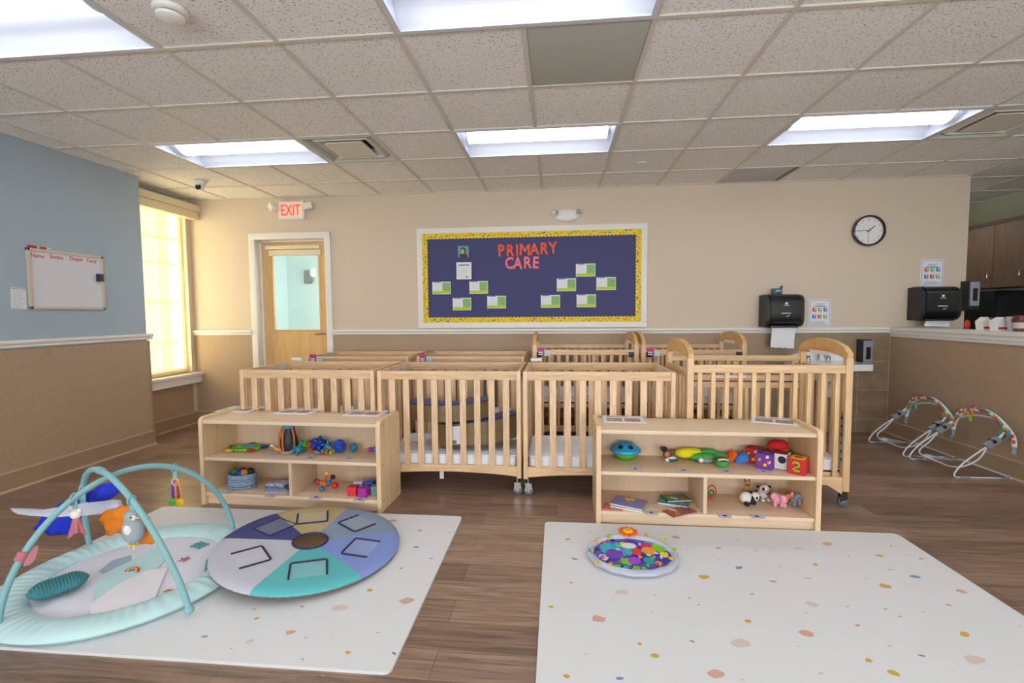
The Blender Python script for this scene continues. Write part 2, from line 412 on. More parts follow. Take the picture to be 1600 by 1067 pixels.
# wall angles
g.box(WX, 4.15, BY-.022, BY, CEIL-.004, CEIL+.006, GRIDM); g.box(LX, LX+.022, -3.3, 4.33, CEIL-.004, CEIL+.006, GRIDM)
struct('trim_7', g)
PANM = M('grey_ceiling_panel', '#b3b6ae', .55); PANM2 = M('pale_grey_ceiling_panel', '#bdbdc0', .6)
one('access_panel', 'smooth grey-green ceiling panel beside the front middle light', 'ceiling panel', MB().box(.013, PX-.013, .013, PX-.013, -.002, .012, PANM, .002), (cx(1), cy(0), CEIL+.003))
one('access_panel', 'small pale grey ceiling panel against the back wall', 'ceiling panel', MB().box(.013, PX-.05, .013, BY-cy(4)-.03, -.002, .012, PANM2, .002), (cx(4), cy(4), CEIL+.003))
LENS = bpy.data.materials.new('lit_lens'); LENS.use_nodes = True
_b = LENS.node_tree.nodes['Principled BSDF']; _b.inputs['Base Color'].default_value = (.8, .8, .8, 1); _b.inputs['Emission Color'].default_value = (.93, .96, 1, 1); _b.inputs['Emission Strength'].default_value = LENS_POWER
REFL = M('troffer_reflector', '#d0d4de', .45)
def troffer(label):
    t = thing('ceiling_light', label, 'ceiling light', (0, 0, 0), 0, 'recessed ceiling lights')
    L2 = 2*PX; x0, x1 = .012, L2-.012; y0, y1 = .012, PX-.012
    h = MB()
    h.box(x0, x1, y0, y1, .125, .13, REFL); h.box(x0, x0+.003, y0, y1, 0, .128, REFL); h.box(x1-.003, x1, y0, y1, 0, .128, REFL)
    h.box(x0, x1, y0, y0+.003, 0, .128, REFL); h.box(x0, x1, y1-.003, y1, 0, .128, REFL)
    h.box(x0-.012, x0+.014, y0-.012, y1+.012, -.006, .0, REFL); h.box(x1-.014, x1+.012, y0-.012, y1+.012, -.006, .0, REFL)
    h.box(x0, x1, y0-.012, y0+.014, -.006, .0, REFL); h.box(x0, x1, y1-.014, y1+.012, -.006, .0, REFL)
    h.build('housing', t)
    for k in (0, 1):
        r = MB(); prof = []
        for q in range(9):
            a = q/8; yy = .014+a*.17; zz = .004+.1*sin(a*pi*.56)
            prof.append((yy if k == 0 else PX-yy, zz))
        r.grid(lambda u, v: (x0+.004+(x1-x0-.008)*u, *prof[round(v*8)]), 2, 9, REFL)
        r.build('reflector', t)
    l = MB(); n = 10
    outl = [(PX/2-.128+.256*q/n, .07-.055*sin(pi*q/n)) for q in range(n+1)]
    l.grid(lambda u, v: (x0+.05+(x1-x0-.1)*u, *outl[round(v*n)]), 2, n+1, LENS)
    l.build('lens', t)
    for xx in (x0+.047, x1-.053): MB().prism([(PX/2-.13, .09)]+[(yy, zz-.004) for yy, zz in outl]+[(PX/2+.13, .09)], xx, xx+.006, WHITE, 'x').build('lens_end_cap', t)
    return t
LBL = {(-4, 2): 'bright recessed ceiling light nearest the exit sign and window', (0, 2): 'bright recessed ceiling light above the bulletin board', (4, 2): 'bright recessed ceiling light above the wall clock',
       (-4, -1): 'large bright ceiling light cut by the top left corner', (0, -1): 'large ceiling light cut by the top edge beside the grey panel', (4, -1): 'ceiling light just peeking in at the top right edge'}
proto = None
for (i, j) in LIGHTS:
    lb = LBL.get((i, j), 'unseen recessed ceiling light outside the frame')
    if proto is None: proto = troffer(lb); proto.location = (cx(i), cy(j), CEIL)
    else: copy_tree(proto, (cx(i), cy(j), CEIL), label=lb)
# supply air diffusers
DIFF = M('painted_diffuser', '#dcd8cc', .45); DIFFD = M('diffuser_throat', '#b9bdb6', .5); DIFFK = M('diffuser_shadow_gap', '#2e2e2c', .7)
def vent(label, loc):
    t = thing('air_diffuser', label, 'air vent', loc, 0, 'square ceiling air vents')
    f = MB(); a, c = .012, PX-.012; w = .06
    for k, (ins, zz) in enumerate(((.0, -.004), (.055, .02))):
        A, C = a+ins, c-ins
        f.grid(lambda u, v, A=A, C=C, zz=zz: ((A+v*.055 if u in (0, 1) or u < .3 or u > .9 else 0), 0, 0), 2, 2, DIFF) if False else None
    def ring(b, o0, o1, z0, z1, m):
        A0, C0, A1, C1 = a+o0, c-o0, a+o1, c-o1
        P0 = [(A0, A0, z0), (C0, A0, z0), (C0, C0, z0), (A0, C0, z0)]; P1 = [(A1, A1, z1), (C1, A1, z1), (C1, C1, z1), (A1, C1, z1)]
        for k in range(4): b.quad([P0[k], P0[(k+1) % 4], P1[(k+1) % 4], P1[k]], m)
    ring(f, 0, .012, -.004, -.006, DIFF); ring(f, .012, .05, -.006, .035, DIFFD); ring(f, .05, .085, .035, .0, DIFF)
    f.build('frame', t, norm=False)
    th = MB(); ring(th, .085, .13, .0, .06, DIFF); ring(th, .13, .2, .06, .1, DIFFK); th.quad([(a, a, .11), (c, a, .11), (c, c, .11), (a, c, .11)], DIFFK); th.build('throat', t, norm=False)
    p = MB(); p.prism(rrect(a+.13, c-.13, a+.13, c-.13, .03), -.002, .004, DIFF, 'z'); ring(p, .13, .15, .0, .03, DIFFD); p.ball((PX/2, PX/2, -.003), (.01, .01, .004), DIFFD, 10); p.build('plaque', t)
    return t
v1 = vent('square white air vent right of the light by the exit sign', (cx(-2), cy(2), CEIL))
copy_tree(v1, (cx(6), cy(2), CEIL), label='square dusty air vent at the right, beside the rightmost light')
# door in the back wall
fr = MB()
for x0, x1 in ((DX0-.06, DX0+.012), (DX1-.012, DX1+.06)):
    fr.box(x0, x1, BY-.018, BY+.0, 0, DH+.06, TRIMW, .004)
fr.box(DX0-.06, DX1+.06, BY-.02, BY, DH-.012, DH+.06, TRIMW, .004)
fr.box(DX0, DX0+.014, BY, BY+.16, 0, DH, TRIMW); fr.box(DX1-.014, DX1, BY, BY+.16, 0, DH, TRIMW); fr.box(DX0, DX1, BY, BY+.16, DH-.014, DH, TRIMW)
fr.box(DX0+.014, DX0+.03, BY+.085, BY+.1, 0, DH-.014, TRIMW); fr.box(DX0+.014, DX1-.014, BY+.085, BY+.1, DH-.03, DH-.014, TRIMW)
dr = struct('door_1', fr)
X0, X1 = DX0+.05, DX1-.012; GX0, GX1, GZ0, GZ1 = -3.36, -2.78, 1.10, 2.0
s_ = MB(); Y0, Y1 = BY+.10, BY+.145
s_.box(X0-.03, GX0, Y0, Y1, .01, DH-.016, DOORW); s_.box(GX1, X1, Y0, Y1, .01, DH-.016, DOORW); s_.box(GX0, GX1, Y0, Y1, .01, GZ0, DOORW); s_.box(GX0, GX1, Y0, Y1, GZ1, DH-.016, DOORW)
struct('door_slab', s_, dr)
s_ = MB()
for x0, x1, z0, z1 in ((GX0-.012, GX0+.008, GZ0-.012, GZ1), (GX1-.008, GX1+.012, GZ0-.012, GZ1), (GX0, GX1, GZ0-.012, GZ0+.008)): s_.box(x0, x1, Y0-.008, Y0+.01, z0, z1, DOORW, .002)
struct('glazing_bead', s_, dr)
struct('door_pane', MB().box(GX0, GX1, Y0+.02, Y0+.025, GZ0, GZ1, M('door_glass', '#dff1f1', .03, alpha=.18)), dr)
h = MB(); h.cyl((-2.69, Y0, 1.06), (-2.69, Y0-.012, 1.06), .03, CHROME); h.cyl((-2.69, Y0-.01, 1.06), (-2.69, Y0-.055, 1.06), .012, CHROME, 12); h.tube([(-2.69, Y0-.05, 1.06), (-2.75, Y0-.055, 1.06), (-2.83, Y0-.05, 1.055)], [.012, .011, .009], CHROME, 10)
struct('door_handle', h, dr)
sd = thing('door_shade', 'small rolled-up white shade across the top of the door window', 'window shade', (-3.07, Y0, 2.05))
MB().box(-.34, .32, -.05, 0, .0, .045, BLINDC, .006).build('cassette', sd); MB().box(-.31, .33, -.035, -.005, -.075, -.005, BLINDC, .008).build('rolled_cloth', sd)
# the pale blue room behind the door
ROOMB = M('pale_aqua_wall_paint', '#cfeaec', .7)
b = MB(); b.box(-5.2, -1.6, 7.6, 7.7, 0, CEIL, ROOMB); b.box(-5.3, -5.2, BY+.15, 7.7, 0, CEIL, ROOMB); b.box(-1.7, -1.6, BY+.15, 7.7, 0, CEIL, ROOMB); b.box(-5.3, -1.6, BY+.15, 7.7, CEIL+.05, CEIL+.1, TILE)
b.box(-5.3, -4.6, BY+.15, 8, -.1, 0, FLOORM); b.box(-4.62, -4.5, 6.0, 7.7, 0, CEIL, ROOMB)
struct('wall_next_room', b)
al = bpy.data.lights.new('next_room_fill_light', 'AREA'); al.shape = 'RECTANGLE'; al.size = 1.4; al.size_y = 1.4; al.energy = 45; al.color = (.92, .98, 1)  # unseen area light added to brighten what shows through the door pane
ao = bpy.data.objects.new('next_room_fill_light', al); COL.objects.link(ao); ao.location = (-1.75, 6.6, 1.6); ao.rotation_euler = (0, pi/2, 0)
for _k, (_x, _y) in enumerate(((-3.9, 5.6), (-3.9, 6.4), (-2.9, 6.9))): copy_tree(proto, (_x, _y, CEIL-.01), label='added unseen ceiling light brightening the room behind the door')  # extra lights added to lift the next room's brightness
copy_tree(proto, (4.2, 6.9, CEIL), label='added unseen ceiling light brightening the kitchen behind the wall end')  # extra light added out of view to lift the dim kitchen
sc_ = thing('wall_sconce', 'small black sconce on the pale wall seen through the door window', 'wall sconce', (-4.12, 7.6, 1.9))
MB().box(-.06, .06, -.05, 0, -.1, .12, DKMET, .006).build('backplate', sc_); MB().tube([(.03, -.05, -.07), (.08, -.1, -.07), (.14, -.12, -.07), (.14, -.12, -.0)], .01, DKMET).cyl((.14, -.12, -.01), (.14, -.12, .0), .03, DKMET, 12).build('arm', sc_)
MB().lathe([(.03, 0), (.05, .03), (.05, .12), (.03, .15), (0, .15)], M('frosted_glass', '#dfeeee', .3), 16, (.14, -.12, 0)).build('glass_shade', sc_)
# the next room's light table edge seen at the bottom of the pane
b = MB().lathe([(0, .0), (.3, .0), (.32, .015), (.3, .03), (0, .03)], DOORW, 28, (0, 0, .86)); b.cyl((0, 0, .0), (0, 0, .87), .035, DKMET); b.cyl((0, 0, 0), (0, 0, .02), .2, DKMET)
one('round_table', 'round wooden table top glimpsed through the bottom of the door window', 'table', b, (-3.45, 6.3, 0))
# ------------------------------------------------------------------ bulletin board and wall things
bb = thing('bulletin_board', 'large framed bulletin board covered in navy paper with yellow scalloped border', 'bulletin board', (-1.562, BY, 1.12))
BW, BH = 2.53, 1.115; fw = .06
f = MB(); f.box(0, BW, -.03, 0, 0, fw, TRIMW, .005); f.box(0, BW, -.03, 0, BH-fw, BH, TRIMW, .005); f.box(0, fw, -.03, 0, fw, BH-fw, TRIMW, .005); f.box(BW-fw, BW, -.03, 0, fw, BH-fw, TRIMW, .005)
f.build('frame', bb)
NP = M('navy_backing_paper', '#454674', .75, bump=.25, scale=9, stretch=(.5, 1, 4))
MB().grid(lambda u, v: (fw-.004+(BW-2*fw+.008)*u, -.012-.003*noise.noise((u*14, v*9, 2)), fw-.004+(BH-2*fw+.008)*v), 60, 30, NP).build('backing_paper', bb)
BY1, BY2, BY3, BY4, BY5 = M('border_yellow', '#e8cf2e', .6), M('border_orange', '#e08a2a', .6), M('border_green', '#8fbf3f', .6), M('border_blue', '#3a6aa8', .6), M('border_red', '#cf4030', .6)
bd = MB(); rnd = random.Random(3)
def scallop(p0, p1, nrm, n):
    p0, p1 = Vector(p0), Vector(p1); d = (p1-p0)/n; out = []
    for k in range(n):
        for q in range(4):
            a = q/4; out.append(p0+d*(k+a)+Vector(nrm)*(.052+.012*sin(pi*a)))
    return [tuple(p0)]+[tuple(v) for v in out]+[tuple(p1+Vector(nrm)*.052), tuple(p1)]
i0, i1, j0, j1 = fw, BW-fw, fw, BH-fw
for p0, p1, nn, n in (((i0, j0), (i1, j0), (0, 1), 62), ((i1, j0), (i1, j1), (-1, 0), 26), ((i1, j1), (i0, j1), (0, -1), 62), ((i0, j1), (i0, j0), (1, 0), 26)):
    dz_ = .003*abs(nn[0])
    bd.prism(scallop(p0, p1, nn, n), -.022-dz_, -.018-dz_, BY1)
    P0, P1, NN = Vector(p0), Vector(p1), Vector(nn)
    for k in range(n*2):
        c = P0+(P1-P0)*((k+.5)/(n*2))+NN*rnd.uniform(.012, .046); m_ = rnd.choice([BY2, BY2, BY3, BY4, BY5, BY2, BY1])
        bd.prism(blob(c.x, c.y, rnd.uniform(.006, .014), rnd.uniform(.005, .011), 7, .4, rnd.uniform(0, 3), k), -.0235-dz_, -.022-dz_, m_)
bd.build('scalloped_border', bb)
RED1, RED2 = M('red_letter_card', '#e2552f', .55), M('coral_letter_card', '#f0707c', .55)
def bpt(px, py): v = aty(px, py, BY-.02); return v
for word, m_, pts, lab in (('PRIMARY', RED1, [(783, 391), (797, 391), (808, 391), (820, 390), (835, 389), (850, 388), (864, 387)], 'PRIMARY'), ('CARE', RED2, [(796, 411), (809, 411), (824, 410), (837, 410)], 'CARE')):
    for k, (ch, (px, py)) in enumerate(zip(word, pts)):
        p = bpt(px, py); b = MB()
        if ch == 'M': b.prism([(x_*1.0, z_+.06) for x_, z_ in ((-.055, -.063), (-.055, .063), (-.032, .063), (0, .008), (.032, .063), (.055, .063), (.055, -.063), (.032, -.063), (.032, .018), (0, -.035), (-.032, .018), (-.032, -.063))], -.002, .002, m_, 'y')
        else: b.text(ch, .175, m_, FRONT, .002, off=.0055, sx=.8)
        for v in b.bm.verts: v.co.z -= .06
        bmesh.ops.scale(b.bm, vec=(1.02, 1, 1), verts=b.bm.verts[:])
        pos = {0: 'first', 1: 'second', 2: 'third', 3: 'fourth', 4: 'fifth', 5: 'sixth', 6: 'last'}[k] if word == 'PRIMARY' else ('first', 'second', 'third', 'last')[k]
        one('cutout_letter', '%s cutout letter %s, %s in the word %s on the board' % ('orange-red' if m_ is RED1 else 'coral pink', ch, pos, lab), 'letter', b, (p.x, BY-.02, p.z), group='cutout letters on the bulletin board', rot=(0, radians((-3, 2, 0, 3, -2, 2, -4)[k]), 0))
PGR, PLIME, PLN, PBL = M('card_green', '#8cc05a', .6), M('card_lime', '#b5cf3a', .6), M('printed_grey', '#8a8fa0', .7), M('printed_blue', '#2f62b5', .6)
def info_card():
    t = thing('info_card', '', 'card', (0, 0, 0), 0, 'green family cards pinned on the bulletin board')
    MB().box(-.105, .105, -.002, 0, -.07, .07, PAPER).build('sheet', t)
    MB().box(-.1, .1, -.0028, -.0018, -.065, -.035, PLIME).box(.01, .1, -.0028, -.0018, -.035, .06, PGR).build('green_band', t)
    q = MB()
    for k in range(4): q.box(.02, .09, -.0034, -.0026, .045-.022*k, .051-.022*k, PLN)
    for k in range(5): q.box(-.09, -.005, -.0034, -.0018, .045-.016*k, .047-.016*k, M('faint_print', '#c6c9d4', .7))
    q.box(-.09, -.01, -.0034, -.0018, .06, .068, PBL); q.build('print', t)
    return t
cards = [((690, 450), 'leftmost green card on the board, left of the others'), ((748, 449), 'green card just right of the leftmost card, under the white certificate'), ((722, 475), 'green card low on the left, under the white certificate'), ((776, 472), 'green card at the bottom, right end of the left cluster'),
         ((915, 422), 'green card highest in the right cluster'), ((885, 445), 'green card down and left of the highest card'), ((947, 443), 'rightmost green card on the board'), ((860, 471), 'green card at the bottom, left end of the right cluster'), ((916, 470), 'green card at the bottom, right end of the right cluster')]
pc = None
for (px, py), lb in cards:
    p = bpt(px, py)
    if pc is None: pc = info_card(); pc['label'] = lb; pc.location = (p.x, BY-.022, p.z)
    else: copy_tree(pc, (p.x, BY-.022, p.z), label=lb)
p = bpt(725, 423); t = thing('certificate', 'white printed certificate sheet pinned under the small portrait photo', 'paper', (p.x, BY-.022, p.z))
MB().box(-.085, .085, -.002, 0, -.095, .095, PAPER).build('sheet', t)
q = MB(); q.box(-.06, .06, -.003, -.002, .055, .07, PLN)
for k in range(7): q.box(-.07, .07-(k % 3)*.02, -.003, -.002, .03-k*.015, .033-k*.015, M('faint_print', '#c6c9d4', .7))
q.prism(blob(.03, -.07, .012, .012, 10, .1), -.003, -.002, PLN); q.build('print', t)
p = bpt(724, 393); t = thing('portrait_photo', 'small square photo of a person with dark hair pinned on the board', 'photo', (p.x, BY-.022, p.z))
MB().box(-.062, .062, -.002, 0, -.062, .062, M('photo_teal', '#5d9a9b', .4)).build('sheet', t)
q = MB(); q.prism(blob(0, -.045, .045, .025, 12, .08), -.0035, -.002, M('photo_dark', '#2a2c33', .5)); q.prism(blob(-.002, .008, .031, .04, 12, .06), -.0045, -.003, M('photo_hair', '#33302c', .5)); q.prism(blob(-.008, .0, .02, .028, 12, .05), -.0055, -.004, M('photo_skin', '#c9a28a', .5)); q.build('print', t)
# clock, quarter to two
p = aty(1355, 361, BY); t = thing('wall_clock', 'round wall clock with black rim and white face reading quarter to two', 'clock', (p.x, BY, p.z))
MB().lathe([(.0, 0), (.152, 0), (.156, -.012), (.155, -.045), (.146, -.05), (.14, -.044), (.137, -.025)], BLACKP, 48, axis='y').build('rim', t)
MB().lathe([(.139, -.022), (0, -.022)], WHITE, 40, axis='y').build('face', t)
q = MB()
for k in range(12):
    a = k*pi/6; q.box(-.002, .002, -.0245, -.022, .108 if k % 3 else .1, .122, DARKP, rot=(0, a, 0), piv=(0, 0, 0))
q.build('hour_marks', t)
for nm, a, l, w_ in (('hour_hand', radians(52), .075, .004), ('minute_hand', radians(270), .112, .003)): MB().box(-w_, w_, -.029, -.026, -.02, l, DARKP, rot=(0, a, 0), piv=(0, 0, 0)).build(nm, t)
MB().box(-.0012, .0012, -.032, -.030, -.03, .115, GREYP, rot=(0, radians(182), 0), piv=(0, 0, 0)).cyl((0, -.023, 0), (0, -.034, 0), .006, DARKP, 12).build('second_hand', t)
MB().lathe([(.138, -.04), (0, -.041)], M('clock_glass', '#ffffff', .03, alpha=.1), 40, axis='y').build('glass', t)
# exit sign
EXR = M('lit_red_letters', '#ff3a20', .5, emit=.9); p = aty(459, 329, BY)
t = thing('exit_sign', 'white emergency exit sign with red letters EXIT above the door', 'exit sign', (p.x, BY, 2.47))
MB().box(-.16, .15, -.055, 0, -.1, .105, WHITE, .008).box(-.155, .145, -.062, -.055, -.095, -.07, WHITE, .003).build('housing', t)
MB().box(-.125, .125, -.058, -.054, -.065, .09, M('exit_face', '#f0c9b8', .5, emit=.25)).build('face', t)
MB().text('EXIT', .175, EXR, T3(-.005, -.06, -.055) @ FRONT, .002, sx=.66).build('letters', t)
for s_, ry in ((-1, .5), (1, -.5)):
    h = MB().box(-.05, .05, -.06, .0, -.035, .035, WHITE, .008, rot=(0, ry+.25, s_*.5)).cyl((-s_*.05, 0, -.02), (-s_*.075, 0, -.03), .012, WHITE, 10)
    h.box(-.04, .04, -.064, -.058, -.026, .026, M('lamp_lens', '#f4f1e6', .15), .002, rot=(0, ry+.25, s_*.5), piv=(0, -.03, 0))
    h.build('lamp_head', t, (s_*.205, -.05, .04))
# emergency light
p = aty(886, 336, BY); t = thing('emergency_light', 'white oval emergency light with two round lamps above the bulletin board', 'emergency light', (p.x, BY, p.z))
MB().grid(lambda u, v: (.145*cos(2*pi*u)*sin(pi/2*v), -.055*cos(pi/2*v)**.6 if v < 1 else 0, -.005+.074*sin(2*pi*u)*sin(pi/2*v)), 28, 9, WHITE, closeu=True).build('housing', t)
for s_ in (-1, 1):
    h = MB().lathe([(0, .0), (.03, 0), (.041, -.03), (.042, -.05), (.034, -.058), (.03, -.05)], WHITE, 24, axis='y').lathe([(.031, -.051), (0, -.049)], M('lamp_reflector', '#b8b6ae', .15, metal=.6), 20, axis='y')
    h.ball((0, -.05, 0), .009, WHITE, 8); h.build('lamp_head', t, (s_*.112, -.018, .02), (0, 0, s_*.25))
# smoke detector, camera, sprinklers
def ceil_at(px, py): v = atz(px, py, CEIL); return (v.x, v.y, CEIL)
t = thing('smoke_detector', 'round white smoke detector on the ceiling beside the top left light', 'smoke detector', ceil_at(266, 14))
MB().lathe([(0, 0), (.068, 0), (.068, -.016), (.06, -.022), (0, -.022)], WHITE, 32).build('base', t)
MB().lathe([(.045, -.02), (.045, -.028), (.056, -.03), (.055, -.042), (.035, -.052), (0, -.054)], WHITE, 32).lathe([(.046, -.022), (.05, -.03)], DARKP, 32).build('dome', t)
t = thing('security_camera', 'small white dome security camera on the ceiling by the window', 'security camera', ceil_at(313, 283))
MB().lathe([(0, 0), (.058, 0), (.058, -.012), (.05, -.03), (.036, -.05), (0, -.052)], WHITE, 28).build('base', t)
MB().ball((0, -.0, -.06), .035, WHITE, 20).lathe([(.028, -.028), (.03, -.036), (.022, -.038), (0, -.036)], BLACKP, 20, (0, 0, -.064), axis='y').build('eyeball', t)
for px, py, lb in ((504, 275, 'small concealed sprinkler cap on the ceiling left of the board'), (1003, 254, 'small concealed sprinkler cap on the ceiling right of the board')):
    one('sprinkler_cap', lb, 'sprinkler', MB().lathe([(0, -.008), (.03, -.008), (.036, -.002), (.036, 0)], TRIMW, 20), ceil_at(px, py), group='ceiling sprinkler caps')
# paper towel dispensers
LOGO = M('white_print', '#d9dbe0', .5)
def towel(label, loc, sheet):
    t = thing('paper_towel_dispenser', label, 'paper towel dispenser', loc, 0, 'black paper towel dispensers')
    prof = rrect(-.2, 0, -.165, .165, .085, 6, (1, 0, 0, 1))
    for xa in (-.182, .147): MB().prism(prof, xa, xa+.035, DARKP, 'x', True).build('side_cheek', t)
    MB().prism(rrect(-.212, 0, -.15, .172, .08, 6, (1, 0, 0, 1)), -.146, .146, BLACKP, 'x', True).build('cover', t)
    q = MB().prism(blob(0, .075, .013, .013, 12, .05), -.2145, -.2115, LOGO); q.box(-.028, .028, -.2145, -.2115, .052, .057, LOGO); q.box(-.045, .045, -.2145, -.2115, -.028, -.02, LOGO, .001)
    q.tube([(.0, -.213, -.055), (.02, -.213, -.055), (.03, -.213, -.048), (.03, -.213, -.04)], .0025, LOGO, 6); q.build('logo', t)
    MB().box(-.135, .135, -.18, -.05, -.172, -.15, DARKP, .004).build('feed_slot', t)
    q = MB(); R = random.Random(4)
    q.grid(lambda u, v: (-.115+.23*u+(.004*sin(v*5)), -.165+.012*sin(v*2.5)+.004*sin(u*7+v*3), -.16-sheet*v-(.012*u if v == 1 else 0)+.003*sin(u*22)*(v == 1)), 14, 10, M('paper_towel', '#e8e9ee', .85, bump=.15, scale=120))
    q.build('towel_sheet', t, (-.0, 0, 0))
    return t
d1 = towel('black paper towel dispenser with a long towel hanging over the tiles', (2.318, BY, 1.285), .215)
d2 = copy_tree(d1, (3.785, BY, 1.345), label='black paper towel dispenser at the right above the half wall')
# the second one shows just a short end of towel
for ch in d2.children:
    if ch.name.startswith('towel_sheet'):
        ch.data = ch.data.copy()
        for v in ch.data.vertices:
            if v.co.z < -.16: v.co.z = -.16+(v.co.z+.16)*.3
t = thing('timer_gadget', 'small dark teal digital timer standing on the left towel dispenser', 'timer', (2.28, BY-.07, 1.457))
TEAL_D = M('dark_teal_plastic', '#1f4a5a', .35)
MB().box(-.045, .045, -.03, .02, 0, .062, TEAL_D, .012).build('body', t); MB().box(-.02, .03, -.033, -.029, .028, .048, M('lcd_screen', '#8fb0b0', .2)).build('screen', t); MB().box(.035, .05, -.02, .0, .06, .082, DARKP, .004).ball((.05, -.01, .082), .009, M('brown_knob', '#6a4a3a', .5), 10).build('antenna', t)
# posters
PB, PRD, PG2 = M('poster_blue', '#3f6cb4', .6), M('poster_red', '#c4453a', .6), M('poster_green', '#77b35a', .6)
def poster(label, px0, py0, px1, py1):
    a, c = aty(px0, py0, BY), aty(px1, py1, BY); w_, h_ = (c.x-a.x)/2, (a.z-c.z)/2
    t = thing('instruction_poster', label, 'poster', ((a.x+c.x)/2, BY, (a.z+c.z)/2), 0, 'laminated handwashing posters')
    MB().box(-w_, w_, -.003, 0, -h_, h_, PAPER).build('sheet', t)
    q = MB(); e = .01
    for x0, x1, z0, z1 in ((-w_+e, w_-e, h_-e-.003, h_-e), (-w_+e, w_-e, -h_+e, -h_+e+.003), (-w_+e, -w_+e+.003, -h_+e, h_-e), (w_-e-.003, w_-e, -h_+e, h_-e)): q.box(x0, x1, -.0045, -.0028, z0, z1, PB)
    for k, m_ in enumerate((PRD, PG2, PB, PB, PRD, PG2)):
        X = (-.055, 0, .055)[k % 3]; Z = (.035, -.035)[k//3]
        q.box(X-.019, X+.019, -.0045, -.0028, Z-.018, Z+.018, m_); q.prism(blob(X+.004, Z+.003, .008, .01, 8, .3, 0, k), -.0056, -.004, PAPER)
        q.box(X-.018, X+.018, -.0045, -.0028, Z-.026, Z-.023, PLN)
    q.box(-.05, .05, -.0045, -.0028, h_-.05, h_-.044, PLN); q.box(-.035, .035, -.0045, -.0028, h_-.063, h_-.058, PLN); q.box(-.06, .06, -.0045, -.0028, h_-.078, h_-.07, PB)
    for k in range(4): q.box(-.08, .08-(k % 2)*.03, -.0045, -.0028, -h_+.022+k*.009, -h_+.025+k*.009, PLN)
    q.build('print', t); return t
poster('white laminated poster with six small pictures, right of the left towel dispenser', 1264, 468, 1297, 510)
poster('white laminated poster with six small pictures, above the right towel dispenser', 1439, 406, 1473, 447)
# soap dispensers
def soap(label, loc, rz=0):
    t = thing('soap_dispenser', label, 'soap dispenser', loc, rz, 'grey and black soap dispensers')
    MB().prism(rrect(-.1, 0, -.15, .15, .03, 4, (1, 0, 0, 1)), -.05, .05, DARKP, 'x').build('body', t)
    MB().box(-.044, .044, -.115, -.095, -.1, .14, GREYP, .01).build('push_bar', t)
    MB().box(-.022, .022, -.118, -.112, -.05, .075, BLACKP, .004).build('sight_window', t); return t
soap('soap dispenser with grey push bar on the tiles below the rail', (3.165, BY-.014, .835))
soap('soap dispenser on the wall corner behind the right towel dispenser', (4.152, BY-.0, 1.42), 0)
# whiteboard and its bits on the blue wall (local x runs along the wall, front is local -y)
R90 = pi/2
t = thing('whiteboard', 'framed whiteboard on the blue wall with red handwritten headings', 'whiteboard', (LX, 3.59, 1.578), R90)
WBW, WBH = .305, .235; FRW = M('beige_frame', '#c9bda9', .5)
q = MB()
for x0, x1, z0, z1 in ((-WBW, WBW, WBH-.022, WBH), (-WBW, WBW, -WBH, -WBH+.022), (-WBW, -WBW+.022, -WBH, WBH), (WBW-.022, WBW, -WBH, WBH)): q.box(x0, x1, -.018, 0, z0, z1, FRW, .003)
q.build('frame', t); MB().box(-WBW+.01, WBW-.01, -.008, 0, -WBH+.01, WBH-.01, M('whiteboard_surface', '#d3d6de', .2)).build('writing_surface', t)
q = MB(); INK = M('red_marker_ink', '#d8363c', .5)
for s_, x, z in (('Name', -.225, .165), ('Bottle', -.085, .17), ('Diaper', .075, .172), ('Food', .205, .17)): q.text(s_, .048, INK, T3(x, -.009, z-.0) @ FRONT, .0005, sx=.85)
q.build('handwriting', t)
t = thing('dry_eraser', 'black and blue eraser stuck on the right side of the whiteboard', 'eraser', (LX+.008, 3.845, 1.62), R90)
MB().box(-.018, .03, -.03, -.008, -.03, .035, DARKP, .003).build('body', t); MB().box(-.018, .03, -.008, 0, -.03, .035, M('blue_felt', '#3346a0', .9)).build('felt', t)
t = thing('marker_pen', 'red marker lying on top of the whiteboard frame', 'marker', (LX+.012, 3.39, 1.822), R90)
MB().cyl((-.09, 0, 0), (-.035, 0, 0), .011, M('red_cap', '#b5202c', .4), 12).build('cap', t); MB().cyl((-.035, 0, 0), (.05, 0, 0), .009, WHITE, 12).cyl((-.02, 0, 0), (.035, 0, 0), .0095, M('red_band', '#c23a40', .5), 12).cyl((.05, 0, 0), (.07, 0, 0), .005, WHITE, 10).build('barrel', t)
p = atx(29, 466, LX); t = thing('note_paper', 'small white printed list taped to the blue wall left of the whiteboard', 'paper', (LX, p.y, p.z), R90, rot=(0, radians(2), R90))
MB().box(-.05, .05, -.003, 0, -.078, .078, PAPER).build('sheet', t); q = MB(); q.box(-.048, .048, -.0042, -.0028, .068, .072, DARKP)
for k in range(9): q.box(-.043, .043-(k % 3)*.012, -.0042, -.0028, .052-k*.015, .0545-k*.015, PLN)
q.build('print', t)

